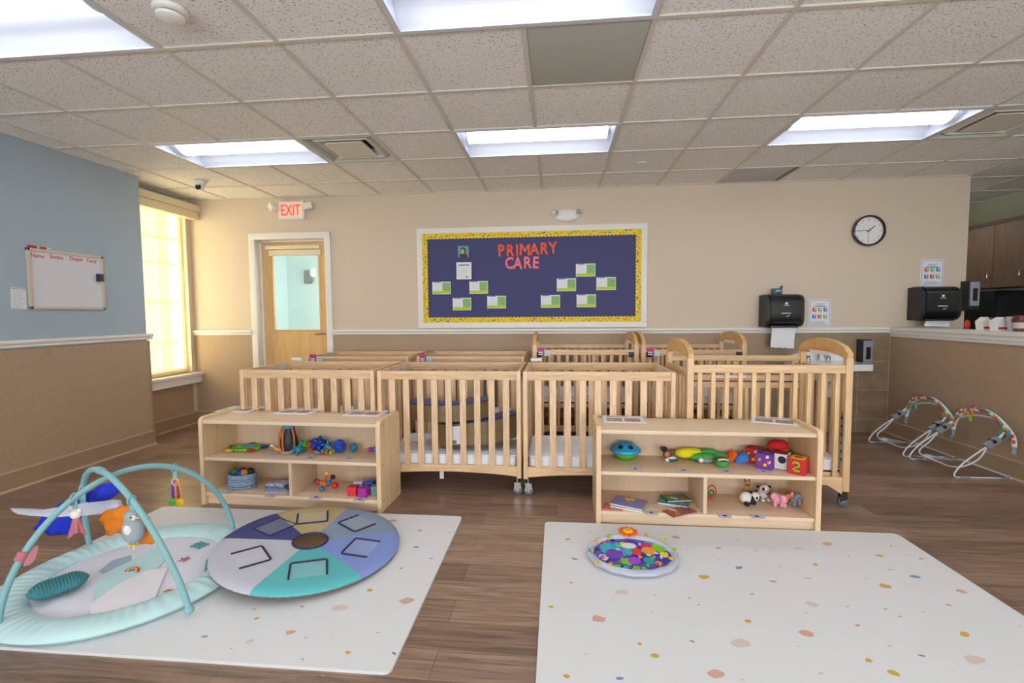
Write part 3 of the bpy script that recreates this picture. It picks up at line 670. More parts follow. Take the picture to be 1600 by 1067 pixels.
# ------------------------------------------------------------------ sink
t = thing('wall_sink', 'white wall-mounted handwashing sink on the tiled wall behind the right crib', 'sink', (2.7, BY-.014, .68))
b = MB(); W2 = .3
b.prism(rrect(-W2, W2, -.5, 0, .05, 4, (1, 1, 0, 0)), .03, .09, CERAM, 'z', True)
b.grid(lambda u, v: ((W2-.04)*.9*cos(2*pi*u)*(1-.5*v), -.27+.17*sin(2*pi*u)*(1-.5*v), .091-.12*v**.6), 24, 6, CERAM, closeu=True)
b.grid(lambda u, v: (.26*cos(2*pi*u)*(1-.45*v), -.26+.2*sin(2*pi*u)*(1-.45*v), .03-.12*v), 24, 5, CERAM, closeu=True); b.build('basin', t)
MB().prism([(-W2+.02, .08)]+[(-W2+.02+(2*W2-.04)*k/10, .12+.06*sin(pi*k/10)**.7) for k in range(11)]+[(W2-.02, .08)], -.045, 0, CERAM, 'y').build('backsplash', t)
for x in (-.1, .1):
    MB().lathe([(0, .0), (.02, 0), (.016, .03), (.024, .04), (.012, .05), (0, .05)], CHROME, 16, (x, -.08, .09)).build('faucet_handle', t)
MB().tube([(0, -.08, .09), (0, -.08, .14), (0, -.1, .17), (0, -.16, .175), (0, -.19, .15)], .011, CHROME, 10).build('spout', t)
MB().lathe([(.055, -.02), (.06, -.12), (.075, -.2), (.065, -.27), (0, -.3)], WHITE, 20, (0.1, -.2, 0)).tube([(.1, -.2, -.2), (.1, -.1, -.22), (.1, 0, -.22)], .03, WHITE, 12).build('drain_cover', t)

# ------------------------------------------------------------------ kitchen
cab = thing('wall_cabinet', 'dark brown wall cabinets above the kitchen counter at far right', 'cabinet', (5.0, 5.2, 1.53))
Y0_ = [(1.16, .77), (.77, .385), (.385, .0)]
MB().box(.0, .33, -.8, 1.16, 0, .72, CABW).build('carcass', cab)
MB().box(-.02, .33, -.8, 1.18, .72, .76, M('dark_crown_strip', '#5a4c46', .5)).build('crown', cab)
for k, (a, c) in enumerate(((.775, 1.155), (.39, .77), (.005, .385), (-.38, 0), (-.765, -.385))):
    d = MB().box(-.02, 0, a, c, .004, .716, CABW, .002).build('door', cab)
    MB().tube([(-.02, a+.035, .1), (-.045, a+.035, .11), (-.05, a+.035, .14), (-.045, a+.035, .17), (-.02, a+.035, .18)], .006, CHROME, 8).build('handle', d)
c2_ = thing('wall_cabinet', 'narrow shorter brown cabinet at the far end of the cabinet row', 'cabinet', (5.0, 6.4, 1.72))
MB().box(.02, .33, 0, .6, 0, .53, CABW).build('carcass', c2_); MB().box(0, .02, .004, .596, .004, .526, CABW, .002).build('door', c2_)
t = thing('appliance', 'tall black appliance standing below the brown kitchen cabinets', 'appliance', (5.0, 5.93, 0))
MB().box(0, .33, 0, .47, 0, 1.5, BLACKP, .01).build('body', t); MB().box(-.012, 0, .01, .46, .1, 1.48, BLACKP, .004).build('door', t); MB().box(-.03, -.012, .03, .045, .6, 1.2, DARKP, .004).build('handle', t)
t = thing('kitchen_counter', 'kitchen base counter below the cabinets, behind the half wall', 'counter', (4.75, 3.6, 0))
MB().box(0, .57, 0, 2.3, .08, .87, CABW).box(.05, .57, 0, 2.3, 0, .08, DARKP).build('carcass', t); MB().box(-.03, .57, 0, 2.3, .87, .91, M('stone_worktop', '#8f8b84', .3), .006).build('worktop', t)
# things lined up on the half wall
REDP, REDB = M('red_wrap', '#c62a2c', .4), M('brown_label', '#5c3a2a', .5)
def carton(label, px, s):
    v = atz(px, 513, 1.112); t = thing('snack_carton', label, 'carton', (HX+.12, v.y*(HX+.12)/v.x, 1.11), .2, 'red and white cartons on the half wall')
    MB().prism([(-.04*s, 0), (.04*s, 0), (.045*s, .07), (.0, .11), (-.055*s, .075)], -.03, .03, WHITE, 'y').build('box', t)
    MB().box(-.041*s, .041*s, -.0315, .0315, .012, .03, REDP).build('red_band', t)
    MB().lathe([(0, .0), (.022, 0), (.024, .05), (.015, .06), (.022, .075), (.02, .1), (0, .105)], REDP, 12, (.05*s, -.02, 0)).build('bow', t)
carton('small white carton with red band and bow, left one on the half wall', 1537, .9)
carton('larger white carton with red band and bow, right one on the half wall', 1562, 1.25)
v = atz(1578, 513, 1.112); t = thing('paper_cup', 'pale cup with a red spot between the cartons and the jar', 'cup', (HX+.15, 3.98*(HX+.15)/3.57, 1.11))
v = atz(1582, 513, 1.112); t.location.y = v.y*(HX+.15)/v.x
MB().lathe([(0, 0), (.028, 0), (.04, .115), (.036, .115), (.026, .006), (0, .006)], M('cup_grey', '#b9bac6', .5), 20).build('body', t); MB().ball((-.022, -.028, .085), (.016, .006, .02), M('spot_red', '#b0452f', .5), 10).build('red_spot', t)
v = atz(1593, 513, 1.112); t = thing('spice_jar', 'brown jar with a dark red lid at the right end of the half wall', 'jar', (HX+.12, v.y*(HX+.12)/v.x, 1.11))
MB().lathe([(0, 0), (.033, 0), (.035, .01), (.035, .08), (.03, .09), (0, .09)], REDB, 20).build('body', t); MB().lathe([(.0355, .025), (.0358, .03), (.0358, .065), (.0355, .07)], M('jar_label', '#c9aab0', .6), 20).build('paper_label', t); MB().lathe([(0, .125), (.034, .125), (.036, .12), (.036, .088), (0, .088)], M('dark_red_lid', '#5d1f20', .4), 20).build('lid', t)
v = aty(1514, 503, 5.7); one('red_bag', 'red pouch half hidden behind the end of the back wall', 'bag', MB().ball((0, 0, .04), (.022, .02, .045), REDP, 14), (HX+.17, 4.56, 1.11))
# ------------------------------------------------------------------ cribs
STK, PINKL, LBLB = M('sticker_print', '#d5d2cc', .5), M('magenta_label', '#b03a72', .5), M('pale_label', '#c5d5da', .5)
RUB = M('blue_grey_rubber', '#5b6a78', .5)
def caster(parent, x, y, br):
    b = MB().prism([(-.022, .03), (-.018, .085), (.022, .085), (.03, .045)], -.014, -.011, br, 'y').prism([(-.022, .03), (-.018, .085), (.022, .085), (.03, .045)], .011, .014, br, 'y').box(-.022, .026, -.015, .015, .08, .088, br).cyl((0, 0, .085), (0, 0, .12), .008, br, 10)
    c = b.build('caster', parent, (x, y, 0))
    MB().lathe([(.012, -.011), (.027, -.01), (.032, -.009), (.034, -.004), (.034, .004), (.032, .009), (.027, .01), (.012, .011)], RUB, 24, (.004, 0, .034), axis='y').lathe([(0, -.013), (.013, -.013), (.013, .013), (0, .013)], CHROME, 14, (.004, 0, .034), axis='y').build('wheel', c)
def mattress(parent, W, D, z, th=.085):
    m = MB(); R = random.Random(W)
    m.grid(lambda u, v: (.035+(W-.07)*u, .04+(D-.08)*v, z+th-.02*(max(abs(u-.5), abs(v-.5))*2)**8+.006*noise.noise((u*5, v*4, z*7))), 30, 20, SHEET)
    m.prism(rrect(.035, W-.035, .04, D-.04, .04), z, z+.008, SHEET, 'z')
    def rim(u, v):
        o = rrect(.035, W-.035, .04, D-.04, .04, 4); n = len(o); q = o[int(round(u*n)) % n]
        cx_, cy_ = W/2, D/2; k = 1-.012*(2*v-1)**4
        return (cx_+(q[0]-cx_)*k, cy_+(q[1]-cy_)*k, z+(th-.012)*v)
    m.grid(rim, 20, 6, SHEET, closeu=True)
    o = m.build('mattress', parent)
    pp = MB()
    for zz in (z+.006, z+th-.014): pp.tube([(x, y, zz) for x, y in rrect(.033, W-.033, .038, D-.038, .04)], .004, PAPER, 6, closed=True)
    pp.build('piping', o)
    MB().box(.04, W-.04, .045, D-.045, z-.012, z-.001, DARKP).build('mattress_base', parent)
def compact_crib(label, loc, W=1.03, D=.65, mz=.2, inner=True):
    t = thing('compact_crib', label, 'crib', loc, 0, 'flat-railed wooden cribs')
    H = .878; pw, pd = .03, .045
    for x in (0, W-pw):
        for y in (0, D-pd): MB().box(x, x+pw, y, y+pd, .12, H-.0, WOODV, .003).build('leg', t)
    for nm, y0 in (('front_rail', .008), ('back_rail', D-.03)):
        MB().box(pw, W-pw, y0, y0+.022, H-.062, H-.001, WOODX, .003).build(nm, t)
    for x0 in (.004, W-.026): MB().box(x0, x0+.022, pd, D-pd, H-.062, H-.001, WOODY, .003).build('end_rail', t)
    def apron(y): # arched lower rail
        o = [(pw, .205), (W-pw, .205), (W-pw, .13)]+[(W-pw-(W-2*pw)*k/12, .13+.026*sin(pi*k/12)**.8) for k in range(1, 12)]+[(pw, .13)]
        return MB().prism(o, y, y+.02, WOODX, 'y')
    apron(.01).build('front_apron', t); apron(D-.03).build('back_apron', t)
    for x0 in (.005, W-.025): MB().box(x0, x0+.02, pd, D-pd, .135, .205, WOODY, .002).build('end_apron', t)
    n = 9; pitch = (W-2*pw)/(n+.45)
    for nm, y0 in (('front_slats', .013), ('back_slats', D-.026)):
        s = MB()
        for k in range(n):
            xc = pw+pitch*(k+.72); s.box(xc-.022, xc+.022, y0, y0+.013, .2, H-.058, WOODV, .002)
        s.build(nm, t)
    n = 5; pitch = (D-2*pd)/n
    for x0 in (.009, W-.022):
        s = MB()
        for k in range(n): yc = pd+pitch*(k+.5); s.box(x0, x0+.013, yc-.02, yc+.02, .2, H-.058, WOODV, .002)
        s.build('end_slats', t)
    mattress(t, W, D, mz)
    if inner:
        s = MB().box(.027, .029, D*.45, D*.65, H-.055, H-.012, STK).box(.027, .029, D*.7, D*.9, H-.055, H-.012, STK); s.box(W-.029, W-.027, D*.4, D*.7, H-.055, H-.012, STK); s.build('sticker', t)
    for x in (.03, W-.03):
        for y in (.022, D-.022): caster(t, x, y, CHROME)
    return t
c1 = compact_crib('flat-railed wooden crib behind the left toy shelf, left end of the front row', (-2.345, 3.285, 0))
c2 = copy_tree(c1, (-1.282, 3.26, 0), label='flat-railed wooden crib holding two brown curved cushions')
c3 = copy_tree(c1, (-.235, 3.25, 0), label='flat-railed wooden crib between the cushion crib and the arched front crib')
c5 = copy_tree(c1, (-2.44, 4.38, 0), label='flat-railed wooden crib in the back row nearest the door')
c6 = copy_tree(c1, (-1.335, 4.40, 0), label='flat-railed wooden crib in the back row below the left half of the board')
def lab(parent, x, z, tilt=0):
    MB().box(x, x+.062, -.004, 0, z-.03, z+.05, PINKL).box(x+.008, x+.05, -.0055, -.0035, z+.0, z+.012, PAPER).box(x+.008, x+.05, -.0055, -.0035, z-.02, z-.008, PAPER).build('magenta_label', parent)
    MB().box(x+.066, x+.125, -.003, .002, z-.028, z+.022, LBLB).build('pale_label', parent)
lab(c5, .05, .85); lab(c6, .03, .85)
for c, x in ((c1, .04), (c3, .02)): MB().box(x, x+.09, .63, .655, .886, .91, PAPER, .002).build('white_tag', c)
MB().box(.42, .45, .1, .11, .07, .19, PAPER).build('care_tag', c2)

ORST = M('orange_sticker', '#e8912a', .5)
def arched_crib(label, loc, W, D, mz, gate=False, labels=False):
    t = thing('arched_crib', label, 'crib', loc, 0, 'arched wooden cribs')
    pw = .042; H = .975
    for x in (0, W-pw):
        for y in (0, D-pw): MB().box(x, x+pw, y, y+pw, .1, H, WOODAV, .005).build('leg', t)
        n = 14; top = [(D*k/n, H+.03+.085*sin(pi*k/n)**.55) for k in range(n+1)]
        bot = [(D*k/n, H-.0+.022*max(0, sin(pi*(k-1)/(n-2)))**.6 if 1 <= k <= n-1 else H) for k in range(n, -1, -1)]
        MB().prism(top+bot, x+.004, x+pw-.004, WOODA, 'x').build('arched_headboard', t)
        MB().box(x+.008, x+.03, pw, D-pw, .84, .89, WOODY, .002).box(x+.008, x+.03, pw, D-pw, .19, .25, WOODY, .002).build('end_rails', t)
        s = MB(); m_ = 6
        for k in range(m_): yc = pw+(D-2*pw)*(k+.5)/m_; s.box(x+.012, x+.026, yc-.014, yc+.014, .24, .85, WOODAV, .002)
        s.build('end_slats', t)
    rz = .93
    MB().box(pw, W-pw, .006, .036, rz-.052, rz, WOODX, .004).build('front_rail', t)
    MB().box(pw, W-pw, .006, .032, .14, .195, WOODX, .003).build('front_bottom_rail', t)
    n = 11; s = MB()
    for k in range(n): xc = pw+(W-2*pw)*(k+.5)/n; s.box(xc-.014, xc+.014, .012, .028, .19, rz-.05, WOODAV, .003)
    s.build('front_slats', t)
    MB().box(pw, W-pw, D-.036, D-.006, rz-.03, rz+.01, WOODX, .004).build('back_rail', t)
    if gate:
        MB().box(pw, W-pw, D-.032, D-.01, .745, .79, WOODX, .003).build('gate_rail', t); MB().box(pw, W-pw, D-.03, D-.012, .735, .745, DARKP).build('gate_hinge', t)
        MB().box(pw, W-pw, D-.032, D-.01, .69, .735, WOODX, .003).build('fixed_rail', t); top = .69
        MB().box(.36, .6, D-.034, D-.031, .765, .785, PAPER).box(.36, .6, D-.034, D-.031, .752, .765, ORST).build('warning_sticker', t)
        for k in (0, 5, 10): xc = pw+(W-2*pw)*(k+.5)/n; MB().box(xc-.014, xc+.014, D-.028, D-.012, .79, rz-.03, WOODAV, .002).build('gate_slat', t)
    else: top = rz-.03
    s = MB()
    for k in range(n): xc = pw+(W-2*pw)*(k+.75)/n*.97; s.box(xc-.014, xc+.014, D-.028, D-.012, .19, top, WOODAV, .002)
    s.build('back_slats', t); MB().box(pw, W-pw, D-.032, D-.006, .14, .195, WOODX, .003).build('back_bottom_rail', t)
    mattress(t, W, D, mz, .08)
    MB().box(pw, W-pw, .04, .06, mz-.055, mz-.014, WOODX, .002).build('mattress_bearer', t)
    s = MB().box(W-pw-.006, W-pw, D*.3, D*.72, H-.0, H+.028, PAPER).box(W-pw-.006, W-pw, D*.3, D*.72, H+.028, H+.042, ORST); s.build('headboard_sticker', t)
    for x in (pw, W-pw-.05): MB().box(x, x+.05, -.004, .01, rz-.07, rz-.02, DARKP, .003).build('rail_latch', t) if labels else None
    b = MB().box(W-pw-.006, W-pw, .006, .03, .28, .62, CHROME)
    for k in range(6): b.cyl((W-pw-.008, .016, .31+k*.055), (W-pw-.012, .016, .31+k*.055), .008, DKMET, 8)
    b.build('height_track', t)
    for x, s_ in ((pw, 1), (W-pw, -1)): MB().prism([(x, .14), (x+s_*.09, .14), (x, .08)], .006, .03, WOODX, 'y').build('corner_gusset', t)
    if labels: lab(t, .05, .9)
    for x in (.03, W-.03):
        for y in (.022, D-.022): caster(t, x, y, DKMET)
    return t
c4 = arched_crib('large arched wooden crib in front of the sink, behind the right toy shelf', (.862, 3.22, 0), 1.035, .62, .23, True)
c7 = arched_crib('arched wooden crib in the back row below the right half of the board', (-.235, 4.53, 0), 1.0, .65, .42, False, True)
c8 = arched_crib('arched wooden crib in the back row below the towel dispenser side', (.79, 4.53, 0), .95, .65, .42, False, True)

# curved cushions in the crib
BRV, NVV = M('brown_vinyl', '#8a7550', .5, bump=.1, scale=8), M('navy_vinyl', '#2f3c78', .4)
def cushion(label, loc, rx, ry, inner, th, a0, a1, rot):
    t = thing('curved_cushion', label, 'cushion', loc, 0, 'brown and navy curved cushions', rot=rot)
    n = 30
    def ring(fr): return [((rx*fr)*cos(a0+(a1-a0)*k/n), (ry*fr)*sin(a0+(a1-a0)*k/n)) for k in range(n+1)]
    o = ring(1)+ring(inner)[::-1]
    MB().prism(o, 0, th, BRV, 'z', True).build('side_wall', t)
    MB().prism([(x*.985, y*.985) for x, y in ring(1)]+ring(inner*1.02)[::-1], th, th+.005, NVV, 'z', True).build('top_cover', t)
    for z in (.004, th*.5, th): MB().tube([(x*1.004, y*1.004, z) for x, y in ring(1)], .0035, BRV if z < th else NVV, 6).build('piping', t)
    return t
k1 = cushion('lower brown curved cushion with navy top lying tilted on the crib mattress', (-.62, 3.585, .315), .335, .255, .42, .165, radians(150), radians(398), (radians(-3), radians(-6), 0))
k2 = cushion('upper brown curved cushion resting across the lower one in the crib', (-.815, 3.57, .5), .335, .24, .42, .125, radians(170), radians(375), (radians(1), radians(-2), 0))
MB().box(-.16, -.04, -.262, -.255, .02, .15, PAPER, .002).box(-.14, -.1, -.266, -.261, .025, .05, BRV).build('care_tag', k1)

# ------------------------------------------------------------------ toy shelves
def shelf(name_label, loc, rz, W=1.278, D=.375, H=.6):
    t = thing('toy_shelf', name_label, 'shelf', loc, rz, 'low maple toy shelves')
    e = .028
    for x in (0, W-e):
        MB().prism(rrect(0, D, 0, H, .035, 5, (0, 0, 1, 1)), x, x+e, MAPLEV, 'x').build('side_panel', t)
    MB().box(e, W-e, .012, D-.01, H-.045, H-.022, MAPLE, .003).build('top', t)
    MB().box(e, W-e, .012, D-.01, .303, .325, MAPLE, .003).build('middle_shelf', t)
    MB().box(e, W-e, .012, D-.01, .058, .08, MAPLE, .003).build('bottom_shelf', t)
    MB().box(e, W-e, .03, .045, .0, .058, MAPLE).build('kick_board', t)
    MB().box(e, W-e, D-.012, D-.004, .058, H-.03, MAPLED).build('back_panel', t)
    MB().box(W*.5-.01, W*.5+.012, .02, D-.01, .08, .303, MAPLED, .002).build('divider', t)
    s = MB()
    for x in (-.001, W+.001):
        for y, z in ((.04, .07), (.04, .31), (.06, .56), (D-.05, .07), (D-.05, .31), (D-.05, .56)): s.cyl((x-.0012, y, z), (x+.0012, y, z), .005, CABW, 8)
    s.build('screw_cap', t)
    return t
SLx, SLy, SLr = -2.405, 2.935, radians(-2.0)
SRx, SRy, SRr = .235, 2.835, radians(-.6)
sL = shelf('low maple toy shelf at the left, holding a woven basket and colourful balls', (SLx, SLy, 0), SLr, D=.345)
sR = shelf('low maple toy shelf at the right, holding fabric blocks and plush animals', (SRx, SRy, 0), SRr, D=.37)
ZT, ZM, ZB = .578, .325, .08      # surfaces of top, middle shelf, bottom shelf
# picture sheets on the shelf tops
PHO = [M('photo_a', '#9a8f86', .5), M('photo_b', '#b98577', .5), M('photo_c', '#7a86a0', .5), M('photo_d', '#c9a68f', .5)]
def sheet(label, px, py, rz, w=.26, h=.2, cols=2, edge=PAPER):
    v = atz(px, py, ZT+.002); t = thing('picture_sheet', label, 'laminated sheet', (v.x, v.y, ZT+.0005), rz, 'laminated picture sheets on the shelf tops')
    MB().box(-w/2-.006, w/2+.006, -h/2-.006, h/2+.006, 0, .0015, edge).box(-w/2, w/2, -h/2, h/2, .0012, .003, PAPER).build('sheet', t)
    q = MB()
    for k in range(cols):
        x0 = -w*.42+k*w*.44; q.box(x0, x0+w*.38, -h*.36, h*.12, .0026, .0038, PHO[k % 4]); q.prism(blob(x0+w*.19, -h*.1, .03, .024, 9, .3, 0, k), .0036, .0046, PHO[(k+1) % 4], 'z'); q.prism(blob(x0+w*.12, -h*.18, .014, .012, 9, .3, 0, k+4), .0044, .005, PHO[(k+3) % 4], 'z')
    q.box(-w*.4, w*.1, h*.25, h*.3, .0028, .0036, PLN); q.box(-w*.4, w*.3, h*.36, h*.39, .0028, .0036, PLN)
    q.build('print', t)
sheet('laminated picture sheet on the left shelf top, leftmost', 376, 639, radians(-2))
sheet('laminated picture sheet in the middle of the left shelf top', 467, 642, radians(-3))
sheet('laminated picture sheet on the left shelf top, right end', 573, 645, radians(-3))
sheet('laminated picture sheet with pale green edge on the right shelf top, left end', 974, 655, radians(-3), edge=M('pale_green_edge', '#bcd0b8', .5))
sheet('laminated picture sheet with green edge on the right shelf top, right end', 1210, 657, radians(-22), edge=M('pale_green_edge', '#bcd0b8', .5))
def tagcard(label, px, py, z, rz=0, m=None):
    v = atz(px, py, z); b = MB().box(-.036, .036, -.026, .026, 0, .001, PLN if m is None else m).box(-.034, .034, -.024, .024, .0008, .0014, M('lilac_paper', '#cdc9e0', .55)); b.prism(blob(0, 0, .014, .009, 8, .4, 0, int(px)), .0013, .002, DARKP if px > 480 else PLN, 'z')
    one('shelf_label_card', label, 'label card', b, (v.x, v.y, z+.0005), rz, 'small picture labels on the toy shelves')
for a in (('label card on the left shelf, middle level, under the dark mesh toy', 426, 711, ZM), ('label card on the left shelf, middle level, under the teal star toy', 485, 715, ZM), ('label card on the left shelf, middle level, right end', 545, 716, ZM),
          ('label card on the left shelf, bottom level, in front of the basket', 356, 769, ZB), ('label card on the left shelf, bottom level, in front of the folded cloths', 424, 774, ZB), ('label card on the left shelf, bottom level, in front of the linked balls', 494, 777, ZB), ('label card on the left shelf, bottom level, in front of the cubes', 563, 780, ZB),
          ('label card on the right shelf, middle level, in front of the blue bowl toy', 993, 733, ZM), ('label card on the right shelf, middle level, in front of the plush duck', 1068, 735, ZM), ('label card on the right shelf, middle level, in front of the green plush', 1134, 736, ZM), ('label card on the right shelf, middle level, beside the fabric blocks', 1193, 737, ZM),
          ('label card on the right shelf, bottom level, among the books', 1018, 801, ZB), ('label card on the right shelf, bottom level, right of the divider', 1132, 806, ZB), ('label card on the right shelf, bottom level, in front of the panda', 1183, 807, ZB)): tagcard(*a, rz=radians(-2))
def shp(px, py, z):      # a spot on a shelf board, kept clear of the shelf's back panel
    v = atz(px, py, z); m = 3.14 if v.x < -.5 else 3.07
    return v if v.y <= m else Vector((v.x*m/v.y, m, z))
# ------------------------------------------------------------------ toys on the shelves
TQ = {k: M('toy_'+k, v, .4) for k, v in dict(teal='#1c7fa8', green='#5fc02a', orange='#ee5f22', navy='#1c3f9c', blue='#2c5fd0', sky='#2a9fd8', red='#d42a2a', yellow='#eccb1f', purple='#8a2ab0', magenta='#b0329a', pink='#e2607a', lav='#cfc4e6', lime='#a8d42a', white='#e9e9ea', black='#202024', dgreen='#2a7a3a', brown='#7a4a2a', grey='#9296a0').items()}
PL = {k: M('plush_'+k, v, .95, bump=.4, scale=90) for k, v in dict(yellow='#e8dc20', green='#4aa84e', blue='#4a86d8', orange='#ec6a1e', white='#e9e6e0', black='#26262a', pink='#eda3b4', grey='#8f9198', brown='#7a5640', red='#c42320', tan='#c08a50', dgreen='#2d5a4a').items()}
def spiky(label, px, py, z, r, m, n=14, spike=.5, cat='toy ball', name='spiky_ball', sw=.22):
    v = shp(px, py, z); t = MB(); t.ball((0, 0, 0), r*.72, m, 16)
    for k in range(n):
        ph = math.acos(1-2*(k+.5)/n); th = pi*(1+5**.5)*k; d = Vector((cos(th)*sin(ph), sin(th)*sin(ph), cos(ph)))
        t.tube([d*r*.6, d*r*(1-.12), d*r*(1+spike*.4)], [r*sw, r*sw*.8, r*sw*.5], m, 8); t.ball(d*r*(1+spike*.4), r*sw*.52, m, 8)
    return one(name, label, cat, t, (v.x, v.y+r*.2, z+r*.98), radians(20))
spiky('lime green knobbly toy ball behind the teal one on the left shelf', 474, 699, ZM, .034, TQ['green'], 16, .6)
spiky('teal knobbly star-shaped toy at the front of the left shelf', 466, 710, ZM, .036, TQ['teal'], 8, 1.0, sw=.3, name='star_toy', cat='toy')
spiky('orange bumpy toy ball between the green and the dark blue ones', 486, 700, ZM, .029, TQ['orange'], 30, .15, sw=.16)
spiky('dark navy knobbly toy ball at the back of the left shelf', 496, 694, ZM, .05, TQ['navy'], 14, .02, sw=.38)
v = shp(512, 697, ZM); t = MB().ball((0, 0, .03), (.028, .026, .03), TQ['teal']).tube([(0, 0, .05), (.002, 0, .07), (.004, 0, .085)], [.012, .008, .009], TQ['teal'], 10).ball((.02, -.01, .03), .014, TQ['teal'], 10)
one('squeeze_toy', 'teal toy with a knob on top between the navy and lattice balls', 'toy', t, (v.x, v.y, ZM))
def lattice(label, px, py, z, r, m, m2=None):
    v = shp(px, py, z); bm = bmesh.new(); bmesh.ops.create_icosphere(bm, subdivisions=2, radius=r); t = MB()
    for f in bm.faces:
        c = f.calc_center_median()
        ps = [c+(q.co-c)*.72 for q in f.verts]; t.tube([p_.normalized()*r for p_ in ps], r*.075, m, 5, closed=True)
    for e in bm.edges: t.tube([q.co for q in e.verts], r*.05, m, 5, caps=False)
    if m2: t.ball((0, 0, 0), r*.55, m2, 12)
    bm.free(); one('lattice_ball', label, 'toy ball', t, (v.x, v.y+r*.3, z+r*1.03))
lattice('blue open lattice ball on the left shelf, largest of the balls', 529, 707, ZM, .043, TQ['blue'], TQ['purple'])
v = shp(552, 701, ZM); t = MB().ball((0, 0, 0), .027, TQ['teal'], 20)
for k in range(9):
    a = -1.2+k*.3; t.tube([(.0275*cos(a)*cos(q*pi/10), .0275*cos(a)*sin(q*pi/10), .0275*sin(a)) for q in range(20)], .0016, TQ['teal'], 5, closed=True)
one('ribbed_ball', 'small ribbed teal ball right of the lattice ball', 'toy ball', t, (v.x, v.y+.01, ZM+.028))
# dark mesh toy with orange arms
v = shp(456, 700, ZM); t = thing('mesh_toy', 'dark mesh toy with blue top and orange arms standing on the left shelf', 'toy', (v.x, v.y-.03, ZM))
MB().lathe([(.0, .0), (.048, .0), (.058, .03), (.06, .09), (.045, .15), (.038, .185), (0, .185)], M('dark_mesh', '#2c2a2c', .5, alpha=.93), 20).build('body', t)
MB().lathe([(0, .185), (.042, .185), (.044, .205), (.03, .212), (0, .212)], TQ['sky'], 20).build('lid', t)
for k, a in enumerate((-2.6, -1.75, -.5)):
    c_, s_ = cos(a), sin(a); MB().tube([(.04*c_, .04*s_, .19), (.062*c_, .062*s_, .14), (.068*c_, .068*s_, .08), (.06*c_, .06*s_, .02), (.07*c_, .07*s_, -.0+.006)], .007, M('orange_strap', '#c8702e', .6), 8).build('arm', t)
q = MB().tube([(-.05, -.03, .02), (-.07, -.05, .035), (-.085, -.06, .055)], [.014, .012, .008], M('peach_fabric', '#eba860', .8), 8).tube([(-.08, -.058, .05), (-.1, -.07, .07)], .006, PL['white'], 6).tube([(-.08, -.058, .05), (-.11, -.06, .062)], .006, PL['white'], 6); q.build('hand', t); t_ = t
t_.scale = (.95, .95, .93)
# clear bowl under it
v = shp(446, 709, ZM); one('clear_bowl', 'clear plastic bowl lying in front of the dark mesh toy', 'bowl', MB().lathe([(0, .001), (.03, .002), (.045, .012), (.052, .03), (.05, .03), (.043, .014), (.028, .005), (0, .004)], M('clear_plastic', '#e6dfe2', .08, alpha=.35), 24), (v.x+.015, v.y-.0, ZM))
# flat green turtle cloth toy
v = shp(380, 704, ZM); t = thing('crinkle_toy', 'flat lime green crinkle toy with yellow, red and navy feet', 'soft toy', (v.x, v.y+.04, ZM), radians(-8))
MB().prism(blob(0, 0, .1, .075, 14, .12, 0, 5), .004, .018, M('lime_cloth', '#79c43c', .9, var=.15, scale=20), 'z').build('body', t)
MB().prism(blob(.0, .01, .05, .035, 9, .3, 0, 6), .0185, .022, TQ['sky'], 'z').prism(blob(-.04, -.02, .025, .015, 9, .3, 0, 7), .0185, .021, TQ['lime'], 'z').build('print', t)
for x, y, m_ in ((-.07, -.085, TQ['yellow']), (.08, -.05, TQ['red']), (.105, .05, TQ['navy']), (-.03, .085, TQ['black']), (-.115, .0, TQ['dgreen'])): MB().ball((x, y, .011), (.034, .024, .01), m_, 12).build('foot', t)
# linked rattle beads
v = shp(507, 709, ZM); t = thing('link_beads', 'string of coloured plastic links lying among the balls', 'toy', (v.x, v.y, ZM))
cols = ['green', 'yellow', 'teal', 'green', 'sky', 'purple', 'green', 'orange', 'sky', 'red', 'orange', 'lime']
for k, cname in enumerate(cols):
    a = 2*pi*k/len(cols); x, y = .05*cos(a)*1.2, .032*sin(a); MB().lathe([(.009, -.006), (.014, 0), (.009, .006), (.006, 0), (.009, -.006)], TQ[cname], 14).build('link', t, (x, y, .013), (radians(60)*sin(a*2), radians(50)*cos(a), a))
MB().cyl((-.02, 0, .01), (.02, -.01, .01), .009, TQ['green'], 12).ball((.03, .02, .036), .012, TQ['orange'], 12).build('rattle_bar', t)
v = shp(586, 705, ZM); t = MB().cyl((-.03, 0, 0), (.0, 0, 0), .011, TQ['purple'], 14).cyl((0, 0, 0), (.025, .0, 0), .011, TQ['sky'], 14).ball((-.033, 0, 0), .014, TQ['magenta'], 12)
one('rattle_stick', 'purple and blue rattle stick at the right end of the left shelf', 'rattle', t, (v.x-.012, v.y+.02, ZM+.0145))
